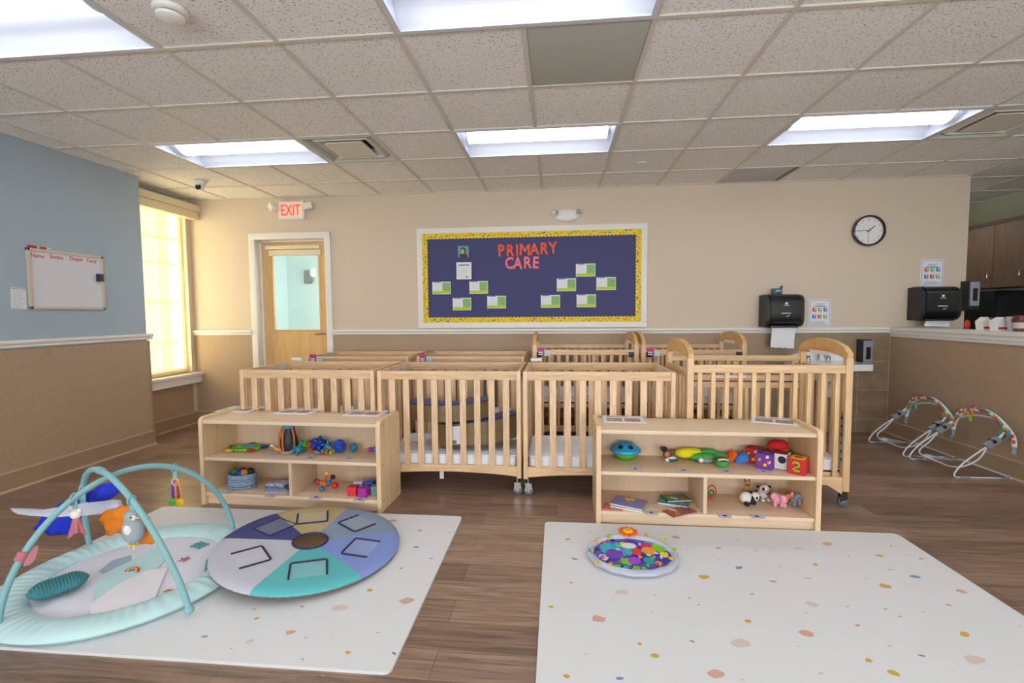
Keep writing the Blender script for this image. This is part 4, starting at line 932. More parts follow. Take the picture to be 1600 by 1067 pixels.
# basket with balls
v = shp(372, 764, ZB); BASK = brick_mat('woven_blue_cord', '#5a82ac', '#3f6592', '#b4c4d4', .018, .012, .0022, .8, (0, 2), .5)
t = thing('woven_basket', 'oval blue and white woven basket on the bottom of the left shelf', 'basket', (v.x, v.y+.045, ZB), 0)
b = MB(); pr = [(0, .0), (.075, .0), (.086, .01), (.094, .04), (.096, .075), (.092, .1), (.084, .1), (.086, .07), (.08, .02), (0, .012)]
b.lathe(pr, BASK, 40, sy=.72); b.build('body', t)
q = MB()
for z in (.012, .028, .044, .06, .076, .092): q.tube([(.0955*cos(2*pi*k/30), .0955*.73*sin(2*pi*k/30), z) for k in range(30)], .0045, M('woven_cord', '#4c76a8', .85, col2='#b4c4d6', scale=160), 6, closed=True)
q.build('woven_bands', t)
for x, y, r, m_, lb in ((-.045, -.005, .03, 'dgreen', 'dark green'), (-.01, .02, .028, 'brown', 'brown'), (.03, -.015, .026, 'orange', 'orange'), (.055, .015, .026, 'black', 'black'), (.0, -.025, .024, 'navy', 'dark blue'), (-.03, .03, .022, 'lime', 'yellow-green')):
    one('small_ball', '%s little ball lying in the woven basket' % lb, 'toy ball', MB().ball((0, 0, 0), r, TQ[m_] if m_ != 'orange' else PL['tan'], 14), (v.x+x, v.y+.045+y, ZB+.105))
# folded cloths
v = shp(432, 766, ZB); CL1, CL2 = M('dotted_cloth', '#dfe2ef', .9, col2='#7a86b0', scale=60), M('blue_check_cloth', '#5f74a8', .9, col2='#a9b4d0', scale=80)
for k, (m_, lb, dz, w_) in enumerate(((CL2, 'blue folded cloth at the bottom of the small stack', 0, .075), (M('slate_cloth', '#4a5a80', .9, col2='#8593b5', scale=90), 'slate blue folded cloth in the middle of the small stack', .016, .07), (CL1, 'white dotted folded cloth on top of the small stack', .032, .066))):
    b = MB()
    for q in range(3): b.grid(lambda u, vv, q=q, w_=w_, k=k: ((u-.5)*2*w_+.004*sin(vv*9+q), (vv-.5)*.1+.003*sin(u*8+k), q*.005+.004*sin(u*6+k*2)*(q/2)+.003+.003*noise.noise((u*5, vv*4, k+q))), 12, 8, m_)
    o = one('folded_cloth', lb, 'cloth', b, (v.x, v.y+.03, ZB+dz), radians(4-6*k)); md = o.modifiers.new('thickness', 'SOLIDIFY'); md.thickness = .004; md.offset = 1
# linked ball rattle
v = shp(503, 770, ZB); t = thing('linked_ball_rattle', 'climbing toy of red, teal and yellow balls joined by rods', 'toy', (v.x, v.y+.05, ZB), 0)
N_ = [(-.05, .0, .055, 'red', .019), (.0, -.01, .05, 'orange', .021), (.035, -.02, .058, 'teal', .019), (.01, .01, .115, 'yellow', .016), (.045, .02, .085, 'black', .017), (.075, -.01, .038, 'red', .022), (-.01, -.03, .019, 'teal', .018), (-.07, .01, .06, 'navy', .016)]
for a, c in ((0, 1), (1, 2), (1, 3), (2, 4), (2, 5), (1, 6), (0, 7)): MB().cyl(N_[a][:3], N_[c][:3], .006, TQ['red'] if a else TQ['lime'], 8).build('rod', t)
for x, y, z, m_, r in N_: MB().ball((x, y, z), r, TQ[m_], 14).build('ball', t)
# soft cubes
for px, py, m_, lb, dy in ((551, 774, M('red_vinyl_cube', '#d8303c', .5), 'coral red soft cube at the front of the left shelf', 0), (568, 776, TQ['magenta'], 'magenta soft cube beside the coral red one', 0), (560, 765, TQ['lav'], 'lavender soft cube behind the coral red one', 0), (577, 766, TQ['blue'], 'blue soft cube at the back of the cube group', .0), (587, 773, M('grey_green_cube', '#6d8c86', .5), 'grey-green soft cube at the right end of the cubes', 0)):
    v = shp(px, py, ZB); s = .03; b = MB().box(-s, s, -s, s, 0, 2*s, m_, .006)
    R = random.Random(int(px))
    for a in range(2):
        for c in range(2): b.ball(((a-.5)*.028, -s-.0, s+(c-.5)*.028), (.007, .002, .007), m_, 8)
    one('soft_cube', lb, 'toy block', b, (v.x, v.y+.012, ZB+.0005), radians(R.uniform(-12, 12)), 'soft cubes on the left shelf')
# ---- right shelf
v = shp(979, 720, ZM); t = thing('shape_bowl', 'blue and green bowl-shaped sorting toy on the right shelf', 'toy', (v.x, v.y+.05, ZM))
MB().lathe([(0, 0), (.035, 0), (.06, .015), (.078, .035), (.085, .052), (0, .052)], TQ['green'], 32).build('green_base', t)
MB().lathe([(.088, .046), (.1, .056), (.098, .068), (.07, .085), (.05, .105), (.02, .11), (0, .1)], TQ['sky'], 32).build('blue_lid', t)
for a in (-2.2, -1.2): MB().box(-.014, .014, -.004, .004, -.013, .013, TQ['black'], .003).build('shape_hole', t, (.066*cos(a), .066*sin(a), .09), (radians(-45), 0, a+pi/2))
# plush duck and its clothes
v = shp(1045, 716, ZM); t = thing('plush_duck', 'small brown plush duck with dark green head beside the yellow plush', 'plush toy', (v.x, v.y+.04, ZM), .2)
MB().ball((0, 0, .035), (.03, .025, .032), PL['brown'], 14).ball((-.01, -.02, .04), (.018, .01, .02), PL['tan'], 12).build('body', t); MB().ball((-.028, -.01, .072), (.022, .018, .018), PL['black'], 14).ball((-.045, -.01, .08), (.012, .01, .012), PL['dgreen'], 10).build('head', t); MB().ball((.03, .0, .05), (.02, .014, .018), PL['brown'], 10).build('tail', t)
v = shp(1048, 722, ZM); one('plush_shoe', 'tiny dark green plush shoe with white stripe in front of the plush duck', 'plush toy', MB().ball((0, 0, .014), (.042, .02, .014), PL['dgreen'], 14).ball((.0, -.004, .022), (.03, .014, .01), PL['white'], 12).ball((-.028, 0, .012), (.018, .018, .012), PL['white'], 10), (v.x+.01, v.y+.015, ZM), radians(8))
v = shp(1078, 714, ZM); t = thing('plush_banana', 'bright yellow plush with rounded lobes in the middle of the right shelf', 'plush toy', (v.x, v.y+.045, ZM), 0)
MB().ball((-.02, 0, .042), (.065, .04, .03), PL['yellow'], 18).ball((.03, .005, .055), (.055, .035, .022), PL['yellow'], 16).ball((.0, -.01, .06), (.06, .03, .02), PL['yellow'], 16).build('body', t); MB().ball((.085, .01, .045), (.016, .018, .014), PL['tan'], 10).build('tip', t)
v = shp(1108, 724, ZM); t = thing('plush_peapod', 'green plush pods with a small grey animal on the right shelf', 'plush toy', (v.x, v.y+.05, ZM), 0)
for x, y, z, a, b_, c in ((-.05, 0, .028, .055, .036, .024), (.0, -.015, .03, .05, .035, .026), (.02, .03, .05, .06, .03, .022), (.08, .01, .035, .05, .03, .024)): MB().ball((x, y, z), (a, b_, c), PL['green'], 16).build('pod', t)
MB().ball((-.01, -.05, .018), (.04, .016, .016), PL['grey'], 14).ball((-.05, -.052, .02), (.018, .015, .015), PL['white'], 12).build('grey_animal', t)
v = shp(1129, 731, ZM); t = thing('plush_bowl', 'small green plush cup with a brown and grey head inside', 'plush toy', (v.x+.006, v.y+.03, ZM))
MB().lathe([(0, 0), (.03, .004), (.042, .025), (.044, .04), (.038, .04), (.03, .02), (0, .012)], PL['green'], 20).build('cup', t); MB().ball((0, 0, .042), (.032, .028, .02), PL['brown'], 14).tube([(-.03, -.02, .045), (0, -.034, .055), (.03, -.02, .045)], .005, PL['white'], 8).build('head', t)
def cone(lb, px, py, m_, rz):
    v = shp(px, py, ZM); b = MB().prism([(-.045, 0), (.04, 0), (.045, .03), (.03, .065), (.0, .06)], -.025, .025, m_, 'y', True); bmesh.ops.bevel(b.bm, geom=b.bm.edges[:], offset=.008, segments=2, affect='EDGES')
    one('plush_wedge', lb, 'plush toy', b, (v.x, v.y+.04, ZM+.001), rz, 'soft wedges on the right shelf')
cone('orange soft wedge behind the green plush on the right shelf', 1145, 716, PL['orange'], .3); cone('blue soft wedge left of the fabric blocks', 1161, 725, PL['blue'], 0)
# fabric picture blocks
FB = {k: M('block_'+k, c, .85, bump=.15, scale=80) for k, c in dict(red='#c92c2a', yellow='#e3c928', blue='#2a56c4', green='#8fc43a', purple='#7a3a9a', white='#e9e6df', dred='#9a1f26', orange='#e28a28').items()}
def fblock(lb, px, py, cols, gfx, rz, s=.048, dz=0):
    v = shp(px, py, ZM); t = thing('fabric_block', lb, 'toy block', (v.x, v.y+s, ZM+.001+dz), rz, 'picture fabric blocks on the right shelf')
    b = MB().box(-s, s, -s, s, 0, 2*s, FB[cols[0]], .006, seg=2); b.build('body', t)
    q = MB(); e = s-.006
    q.box(-e, e, -s-.0012, -s+.002, .007, 2*s-.007, FB[cols[0]]); q.box(-s-.0012, -s+.002, -e, e, .007, 2*s-.007, FB[cols[1]]); q.box(-e, e, -e, e, 2*s-.002, 2*s+.0012, FB[cols[2]]); q.build('face_panel', t)
    g = MB()
    if gfx == 'two': g.tube([(-.02, -s-.002, .062), (-.008, -s-.002, .074), (.012, -s-.002, .068), (.014, -s-.002, .052), (-.004, -s-.002, .042), (-.018, -s-.002, .03), (-.004, -s-.002, .022), (.018, -s-.002, .024)], .0055, FB['green'], 8); g.box(-s-.003, -s, -.02, .02, .03, .07, FB['red'], .002)
    elif gfx == 'dot': g.prism(blob(.018, .06, .022, .022, 14, .05), -s-.004, -s, TQ['black'], 'y')
    elif gfx == 'pic':
        for k in range(7): g.prism(blob(random.Random(k).uniform(-.03, .03), random.Random(k+9).uniform(.02, .08), .009, .01, 8, .3, 0, k), -s-.004, -s, (FB['red'], FB['yellow'], FB['white'], FB['blue'])[k % 4], 'y')
        g.box(-s-.003, -s, -.022, .022, .03, .07, FB['green'], .002)
    g.build('picture', t)
    MB().prism(blob(0, 0, .022, .018, 9, .3), 2*s, 2*s+.0025, FB['red'] if cols[2] != 'red' else FB['yellow'], 'z').build('top_picture', t); MB().prism(blob(0, .045, .022, .02, 7, .35), -s-.003, -s, FB['yellow'] if cols[1] != 'yellow' else FB['red'], 'x').build('side_picture', t); return t
for lb_, bx_, by_, c_, g_, a_ in (('fabric block with a green number two on red, nearest the front', 1.42, 2.9, ('red', 'blue', 'yellow'), 'two', -38), ('fabric block showing a black dot on white, second from the front', 1.365, 3.0, ('white', 'red', 'dred'), 'dot', -38),
        ('purple and green fabric block with a small picture grid', 1.272, 2.99, ('purple', 'green', 'blue'), 'pic', -34), ('red and yellow fabric block at the left end, farthest back', 1.25, 3.1, ('red', 'yellow', 'dred'), 'pic', -36), ('orange-topped fabric block at the back beside the shelf side', 1.40, 3.1, ('orange', 'red', 'yellow'), 'pic', -38)):
    t = fblock(lb_, 1200, 730, c_, g_, radians(a_), .046); t.location = (bx_, by_, ZM+.001)
v = Vector((1.375, 3.06, ZM)); one('plush_strawberry', 'red plush sitting on top of the fabric blocks', 'plush toy', MB().ball((0, 0, .03), (.062, .045, .032), PL['red'], 18).ball((-.04, 0, .02), (.028, .03, .018), PL['red'], 12).ball((.035, .0, .034), (.025, .03, .02), PL['red'], 12), (v.x, v.y, ZM+.094))
# books
def book(lb, px, py, rz, w, d, h, col, z=ZB, pic=('yellow', 'sky')):
    v = shp(px, py, z); t = thing('board_book', lb, 'book', (v.x, v.y, z+.0005), rz, 'picture books on the right shelf')
    MB().box(-w/2, w/2, -d/2, d/2, 0, .0015, col).box(-w/2, w/2, -d/2, d/2, h-.0015, h, col).box(-w/2, -w/2+.002, -d/2, d/2, 0, h, col).build('cover', t)
    MB().box(-w/2+.002, w/2-.003, -d/2+.003, d/2-.003, .0015, h-.0015, PAPER).build('pages', t)
    q = MB()
    for k in range(5): q.prism(blob(random.Random(k+px).uniform(-w*.3, w*.3), random.Random(k+px+5).uniform(-d*.3, d*.3), w*.12, d*.1, 8, .4, k, k), h, h+.0008+.0002*k, TQ[pic[k % len(pic)]], 'z')
    q.build('cover_picture', t); return t
LILB = M('lilac_cover', '#8a7ab0', .35)
book('thick lilac picture book under the other at the left of the bottom shelf', 984, 791, radians(-22), .2, .15, .014, M('green_yellow_cover', '#b9bf4a', .4), pic=('lime', 'yellow'))
book('lilac picture book with yellow flower lying on top of the left pile', 983, 787, radians(-25), .2, .15, .012, LILB, ZB+.015)
book('thin red book peeking out under the lilac ones', 958, 792, radians(-12), .12, .1, .004, M('coral_cover', '#d8705a', .5))
book('green and blue picture book in the middle pile', 1052, 785, radians(-18), .18, .13, .012, M('teal_cover', '#4a8a90', .3), pic=('green', 'dgreen', 'teal'))
book('dark green picture book on top of the middle pile', 1056, 779, radians(12), .16, .11, .01, M('forest_cover', '#2c6a4c', .3), ZB+.013, ('green', 'red', 'white'))
book('colourful thin book lying across the front edge right of the middle pile', 1062, 800, radians(28), .18, .1, .006, M('mixed_cover', '#a85a4a', .3), pic=('green', 'orange', 'white', 'navy', 'magenta'))
# ring rattle
v = shp(1113, 776, ZB); b = MB().tube([(.033*cos(2*pi*k/24), 0, .045+.042*sin(2*pi*k/24)) for k in range(24)], .004, TQ['red'], 8, closed=True).tube([(.016*cos(2*pi*k/16), 0, .04+.018*sin(2*pi*k/16)) for k in range(16)], .005, TQ['dgreen'], 8, closed=True)
one('ring_rattle', 'red ring toy leaning in the corner right of the divider', 'rattle', b, (v.x, v.y+.02, ZB), radians(15))
# plush animals
EYE_ = M('black_bead_eye', '#101012', .15)
def animal(name, lb, px, py, rz, parts):
    v = shp(px, py, ZB); t = thing(name, lb, 'plush toy', (v.x, v.y+.03, ZB), rz, 'plush animals on the right shelf')
    for nm, sh in parts:
        b = MB()
        for c, r, m_ in sh: b.ball(c, r, m_, 14)
        b.build(nm, t)
eyes = lambda x, y, z, d=.012: [((x-d, y, z), .0032, EYE_), ((x+d, y, z), .0032, EYE_)]
animal('plush_panda', 'small plush panda at the left of the plush animals', 1174, 790, .5, [
    ('body', [((-.02, .01, .04), (.042, .034, .036), PL['white']), ((.0, 0, .03), (.02, .036, .03), PL['black'])]), ('leg', [((-.045, -.02, .014), (.016, .02, .014), PL['black'])]), ('leg', [((.01, -.02, .014), (.016, .02, .014), PL['black'])]),
    ('head', [((.035, -.01, .045), (.032, .028, .028), PL['white']), ((.024, -.034, .045), (.009, .005, .009), PL['black']), ((.047, -.034, .045), (.009, .005, .009), PL['black']), ((.036, -.04, .034), (.005, .003, .004), PL['black'])]), ('ear', [((.012, -.0, .07), (.011, .008, .011), PL['black'])]), ('ear', [((.056, -.0, .07), (.011, .008, .011), PL['black'])])])
animal('plush_cow', 'small white plush cow with black patches behind the panda', 1196, 780, 0, [
    ('body', [((0, .01, .035), (.034, .03, .034), PL['white']), ((.02, -.01, .05), (.016, .016, .014), PL['black'])]), ('head', [((0, -.01, .074), (.03, .026, .026), PL['white']), ((-.013, -.03, .08), (.009, .006, .012), PL['black'])]+eyes(0, -.036, .08)), ('muzzle', [((.002, -.034, .064), (.018, .012, .011), PL['pink'])]),
    ('ear', [((-.034, 0, .085), (.013, .006, .009), PL['black'])]), ('ear', [((.034, 0, .085), (.013, .006, .009), PL['black'])]), ('horn', [((-.014, 0, .101), (.005, .005, .008), PL['tan'])]), ('horn', [((.014, 0, .101), (.005, .005, .008), PL['tan'])]), ('foot', [((-.015, -.03, .01), (.013, .018, .01), PL['white'])]), ('foot', [((.02, -.03, .01), (.013, .018, .01), PL['white'])])])
animal('plush_giraffe', 'brown plush giraffe head showing behind the panda', 1171, 776, 0, [('body', [((0, .02, .04), (.022, .02, .042), PL['tan'])]), ('head', [((0, .01, .1), (.022, .02, .018), PL['tan']), ((0, -.008, .096), (.014, .008, .009), PL['brown'])]), ('horn', [((-.014, .012, .122), (.005, .005, .01), PL['brown'])]), ('horn', [((.014, .012, .122), (.005, .005, .01), PL['brown'])])])
animal('plush_elephant', 'pink plush elephant standing between the cow and the grey elephant', 1221, 794, -.2, [
    ('body', [((0, 0, .045), (.046, .034, .034), PL['pink'])]), ('head', [((.015, -.022, .056), (.028, .022, .026), PL['pink'])]+eyes(.015, -.044, .062, .014)), ('trunk', [((.004, -.046, .04), (.009, .012, .014), PL['pink']), ((.0, -.054, .026), (.008, .008, .011), PL['pink'])]),
    ('ear', [((-.03, -.01, .062), (.02, .007, .022), PL['pink'])]), ('ear', [((.046, -.008, .07), (.014, .008, .016), PL['orange'])])]+[('leg', [((x, y, .016), (.013, .014, .017), PL['pink'])]) for x in (-.026, .024) for y in (-.016, .016)])
animal('plush_elephant', 'small grey plush elephant at the right end of the plush animals', 1247, 793, .25, [
    ('body', [((0, 0, .042), (.036, .03, .032), PL['grey'])]), ('head', [((-.002, -.022, .062), (.028, .022, .024), PL['grey'])]+eyes(-.002, -.043, .066, .013)), ('trunk', [((-.012, -.046, .046), (.009, .011, .014), PL['grey']), ((-.018, -.052, .032), (.008, .008, .01), PL['grey'])]),
    ('ear', [((.03, -.01, .075), (.02, .007, .021), PL['grey'])]), ('ear', [((-.03, -.004, .074), (.012, .007, .016), PL['pink'])])]+[('leg', [((x, y, .015), (.012, .013, .016), PL['grey'])]) for x in (-.02, .02) for y in (-.014, .014)])
# ------------------------------------------------------------------ floor mats with terrazzo flecks
MATW = M('white_foam_mat', '#dcddde', .5, bump=.08, scale=200)
FL = {k: M('fleck_'+k, c, .55) for k, c in dict(y='#cba748', p='#d0a592', q='#d3c3ba', b='#7791ad', g='#7a8490', l='#babdc2', r='#cf9790').items()}
def flecks(b, lst, ox, oy, sc, z):
    for k, (x, y, w, c) in enumerate(lst):
        px, py = ox+x/sc, oy+y/sc; v = atz(px, py, z); e = atz(px+w/sc/2, py, z); r = max(.004, (e.x-v.x))
        asp = {'y': .8, 'p': .8, 'q': .75, 'b': .55, 'g': .45, 'l': .4, 'r': .5}[c]*(1.1 if w > 30 else 1)
        b.prism([(a, d) for a, d in blob(v.x, v.y, r, r*asp*.8, 9, .2, random.Random(k).uniform(-.5, .5), k)], z+.0002, z+.0007, FL[c], 'z')
def mat(label, x0, x1, y0, y1, th, curl, fl, rz=0):
    b = MB()
    def top(u, v):
        x, y = x0+(x1-x0)*u, y0+(y1-y0)*v
        return x, y, th+.0
    b.grid(top, 2, 2, MATW)
    o = rrect(x0, x1, y0, y1, .03, 4)
    b = MB(); b.prism(o, 0, th, MATW, 'z')
    if curl:   # the raised back-right corner
        b.prism([(x0+.0, y1-.0)], 0, 0, MATW) if False else None
    for l in fl: flecks(b, *l, th)
    return one('play_mat', label, 'play mat', b, (0, 0, 0), 0, 'white terrazzo play mats')
mat('white play mat with coloured flecks at the left, under the gym and the round cushion', -2.62, -.592, 1.56, 2.86, .012, False, [
    ([(465, 88, 40, 'p'), (100, 65, 10, 'g'), (65, 118, 12, 'g'), (335, 62, 12, 'l'), (285, 110, 14, 'l'), (1142, 122, 42, 'p'), (1293, 178, 28, 'y'), (1436, 132, 9, 'g'), (1464, 190, 14, 'y'), (1275, 272, 36, 'b'), (1358, 336, 24, 'p'), (1216, 242, 9, 'l'), (1188, 392, 24, 'y'), (1335, 484, 10, 'y'), (1010, 517, 38, 'y'), (1218, 576, 80, 'p'), (1100, 635, 14, 'l'), (842, 618, 90, 'q'), (626, 610, 28, 'g'), (352, 626, 22, 'y'), (367, 677, 30, 'y'), (40, 673, 16, 'l'),
      (557, 756, 56, 'p'), (328, 808, 44, 'q'), (645, 786, 30, 'q'), (790, 774, 10, 'l'), (1053, 757, 14, 'g'), (70, 780, 36, 'b'), (222, 847, 22, 'r'), (68, 845, 8, 'l'), (885, 870, 36, 'y'), (628, 910, 22, 'y'), (1148, 876, 36, 'b'), (745, 1000, 8, 'y'), (345, 960, 8, 'g')], 300, 780, 3.636)])
mat('white play mat with coloured flecks at the right, under the round water mat', -.075, 1.925, .9, 2.825, .012, True, [
    ([(187, 170, 36, 'y'), (330, 127, 12, 'g'), (140, 252, 16, 'l'), (232, 293, 44, 'b'), (210, 440, 26, 'y'), (528, 503, 80, 'q'), (457, 555, 12, 'g'), (84, 592, 40, 'y'), (380, 667, 92, 'p'), (277, 730, 10, 'l'), (716, 627, 26, 'q'), (732, 518, 26, 'l'), (948, 538, 22, 'g'), (862, 158, 56, 'p'), (938, 238, 14, 'g'), (1047, 148, 12, 'l'), (1130, 225, 36, 'y'), (1242, 172, 16, 'g'), (1366, 246, 28, 'q'), (1135, 298, 26, 'l'), (1258, 348, 52, 'b'), (950, 363, 16, 'l'), (1037, 406, 66, 'y'), (1518, 340, 24, 'l'), (1460, 232, 20, 'l'), (1472, 434, 46, 'r'), (1340, 512, 28, 'y'), (1005, 580, 20, 'y'), (1165, 552, 14, 'l'), (1315, 682, 46, 'y'), (818, 746, 14, 'l'), (638, 824, 36, 'y'), (967, 808, 36, 'g'), (1270, 820, 118, 'q'), (307, 888, 26, 'l'), (733, 898, 52, 'y'), (181, 1028, 42, 'y'), (515, 1040, 52, 'b'), (1115, 1012, 108, 'p'), (1284, 1048, 26, 'q'), (1548, 160, 24, 'l'), (1452, 1032, 10, 'l')], 840, 800, 4),
    ([(368, 198, 64, 'p'), (190, 229, 44, 'l'), (504, 278, 16, 'g'), (698, 273, 46, 'y'), (770, 210, 20, 'g'), (958, 292, 28, 'y'), (294, 328, 38, 'y'), (250, 414, 54, 'l'), (732, 462, 72, 'y'), (765, 360, 46, 'l'), (608, 416, 24, 'l'), (919, 404, 64, 'b'), (1205, 495, 62, 'p'), (1128, 581, 32, 'y'), (275, 577, 78, 'q'), (496, 589, 34, 'l'), (736, 607, 26, 'g'), (826, 653, 24, 'y'), (972, 625, 26, 'l'), (236, 632, 14, 'y'), (560, 709, 38, 'r'), (242, 758, 90, 'p'), (183, 838, 10, 'g'), (1230, 766, 66, 'y'), (760, 838, 34, 'l'), (961, 898, 42, 'g'), (1290, 922, 130, 'q'), (628, 928, 44, 'y'), (785, 1006, 76, 'y'), (328, 1008, 32, 'l'), (1578, 714, 26, 'l'), (875, 268, 22, 'l')], 1200, 800, 4)])
# ------------------------------------------------------------------ round six-colour cushion mat with a mirror
MZ = .0125
t = thing('sensory_disc', 'round padded floor disc with six coloured wedges, pockets and a mirror', 'play mat', (-1.31, 2.34, .0445), rot=(radians(.0), radians(4), 0))
RD = .46; TH = .034
MB().lathe([(0, 0), (RD-.02, 0), (RD, .008), (RD+.002, TH*.5)], M('brown_disc_underside', '#6b5d50', .7), 72).build('base', t)
SEC = [(143.3, 188.6, 'navy_wedge', '#37407a'), (88.9, 143.3, 'tan_wedge', '#b5a377'), (28.2, 88.9, 'grey_blue_wedge', '#8194a8'), (-33.2, 28.2, 'periwinkle_wedge', '#7d93cf'), (-93.5, -33.2, 'teal_wedge', '#56b4b8'), (-171.4, -93.5, 'pale_grey_wedge', '#bfbfca')]
VIN = M('clear_vinyl', '#ffffff', .12, alpha=.14, coat=.5); TRN = M('navy_piping', '#20264c', .6)
for a0, a1, nm, c in SEC:
    m_ = M(nm, c, .55, bump=.12, scale=30); A0, A1 = radians(a0), radians(a1)
    b = MB(); prof = [(.085, TH+.001), (.12, TH+.003), (RD-.05, TH+.003), (RD-.014, TH), (RD, TH*.72), (RD+.002, TH*.45), (RD-.002, TH*.3)]
    b.grid(lambda u, v: (prof[round(v*6)][0]*cos(A0+(A1-A0)*u), prof[round(v*6)][0]*sin(A0+(A1-A0)*u), prof[round(v*6)][1]), 16, 7, m_)
    w = b.build('coloured_wedge', t)
    am = (A0+A1)/2 if nm != 'navy_wedge' else radians(158); R_ = .285
    cxp, cyp = R_*cos(am), R_*sin(am); e1 = Vector((-sin(am), cos(am), 0)); e2 = Vector((cos(am), sin(am), 0)); C_ = Vector((cxp, cyp, TH+.005)); hw, hh = .082, .07
    P_ = lambda a, c_, z=0: C_+e1*a*hw+e2*c_*hh+Vector((0, 0, z))
    MB().quad([P_(-1, -1), P_(1, -1), P_(1, 1), P_(-1, 1)], VIN).build('clear_pocket', w)
    seq = [P_(-1, 1), P_(-1, -.9), P_(-.9, -1), P_(.9, -1), P_(1, -.9), P_(1, 1)]
    if nm == 'navy_wedge': seq = [P_(-1, 1), P_(-1, -1), P_(1, -1), P_(1, 1), P_(-1, 1)]
    MB().tube(seq, .0055 if nm != 'navy_wedge' else .003, TRN, 6).build('pocket_trim', w)
MB().lathe([(.083, TH+.004), (0, TH+.0045)], M('mirror_surface', '#d8d8d8', .03, metal=1), 48).build('mirror', t)
MB().tube([(.086*cos(2*pi*k/40), .086*sin(2*pi*k/40), TH+.004) for k in range(40)], .0055, TRN, 8, closed=True).build('mirror_rim', t)
# ------------------------------------------------------------------ water play mat
v0 = Vector((.385, 2.43, 0)); t = thing('water_mat', 'round inflatable water mat with sea animals and an orange sun on top', 'water mat', (v0.x, v0.y, MZ))
CLR = M('clear_inflatable_ring', '#d5d9e6', .12, alpha=.62, coat=.6)
RX, RY = .235, .205
b = MB(); b.grid(lambda u, v: ((RX-.02+.02*cos(2*pi*v))*cos(2*pi*u)*(1+.012*sin(u*2*pi*14)), (RY-.02+.02*cos(2*pi*v))*sin(2*pi*u)*(1+.012*sin(u*2*pi*14)), .02+.017*sin(2*pi*v)), 84, 12, CLR, closeu=True); b.build('inflated_ring', t)
b = MB(); b.prism([(RX*.85*cos(2*pi*k/48), RY*.85*sin(2*pi*k/48)) for k in range(48)], .004, .02, M('water_blue', '#2a3fa8', .15, coat=.6), 'z'); b.build('water_pad', t)
SEA = dict(a=M('sea_aqua', '#3fb4c8', .2), w=M('sea_white', '#dfe6ec', .3), v=M('sea_violet', '#7a48c0', .2), r=M('sea_red', '#e0403a', .2), o=M('sea_orange', '#f0a030', .2), g=M('sea_green', '#7ac838', .2), t=M('sea_teal', '#2a9aa0', .2), y=M('sea_yellow', '#ecd83a', .2), m=M('sea_magenta', '#c83a7a', .2), d=M('sea_dark', '#2c2c8a', .2), p=M('sea_purple', '#a84ad0', .2))
b = MB()
def sea(px, py, w, h, c, k=0, n=10, j=.2, ox=840, oy=800, sc=4):
    q = atz(ox+px/sc, oy+py/sc, .034); e = atz(ox+(px+w/2)/sc, oy+py/sc, .034); g_ = atz(ox+px/sc, oy+(py-h/2)/sc, .034)
    b.prism(blob(q.x-v0.x, q.y-v0.y, e.x-q.x, g_.y-q.y, n, j, 0, int(px)), .0205, .0215+.0004*k, SEA[c], 'z')
sea(500, 230, 220, 90, 'a', 0, 14, .1); sea(720, 215, 150, 70, 't', 0, 12, .1); sea(565, 210, 90, 36, 'w', 2, 10, .2)
sea(480, 262, 110, 60, 'v', 3); sea(415, 280, 60, 40, 'w', 2); sea(405, 285, 30, 20, 'p', 4); sea(620, 250, 70, 50, 'r', 3, 12, .3); sea(700, 245, 110, 44, 'o', 4); sea(675, 210, 90, 34, 'm', 3); sea(745, 222, 90, 50, 'g', 2, 12, .3); sea(640, 280, 60, 36, 'd', 2)
sea(605, 305, 90, 48, 'p', 5); sea(550, 310, 70, 50, 'g', 4, 12, .3); sea(700, 308, 80, 44, 't', 3); sea(790, 270, 50, 40, 'y', 4, 9, .5); sea(500, 345, 60, 30, 'g', 3, 12, .4); sea(545, 355, 60, 34, 'a', 3, 12, .4); sea(450, 335, 50, 30, 'y', 4, 9, .5); sea(620, 352, 60, 26, 'g', 3, 9, .4); sea(430, 310, 60, 40, 'd', 1); sea(755, 320, 40, 30, 'o', 4, 9, .4); sea(640, 278, 30, 20, 'o', 5, 9, .5)
R = random.Random(5)
for k in range(46):
    a, q = R.uniform(0, 2*pi), .8*R.random()**.5; b.prism(blob(RX*q*cos(a), RY*q*sin(a), R.uniform(.004, .014), R.uniform(.003, .011), 8, .5, R.uniform(0, 3), k), .0205, .0236+.00005*k, SEA[R.choice('awvrogtymdp')], 'z')
b.build('sea_print', t)
for px, py, c in ((375, 195, 'o'), (450, 158, 'g'), (680, 148, 'o'), (790, 178, 'y'), (335, 248, 't'), (370, 325, 'y'), (832, 298, 'o'), (855, 240, 'g')):
    q = atz(840+px/4, 800+py/4, .045); b = MB()
    for k, cc in enumerate((c, 'y' if c != 'y' else 'o')): b.prism(blob(q.x-v0.x+k*.005, q.y-v0.y-k*.003, .013-k*.005, .016-k*.007, 8, .4, 0, int(px)), .0395, .0405+k*.0006, SEA[cc], 'z')
    b.build('printed_animal', t)
q = atz(981, 834, .04); b = MB(); n = 20; SX, SY_ = q.x-v0.x, q.y-v0.y
b.prism([(SX+(.056 if k % 2 else .04)*cos(2*pi*k/n), SY_+(.06 if k % 2 else .044)*sin(2*pi*k/n)) for k in range(n)], .036, .046, M('orange_sun', '#ee6a2a', .3), 'z'); b.ball((SX, SY_, .046), (.029, .031, .008), M('sun_face_yellow', '#f4c22e', .3), 16)
for dx in (-.008, .008): b.ball((SX+dx, SY_+.004, .053), .0025, EYE_, 8)
b.tube([(SX-.009, SY_-.008, .0525), (SX, SY_-.012, .0525), (SX+.009, SY_-.008, .0525)], .0012, EYE_, 6); b.build('sun', t)
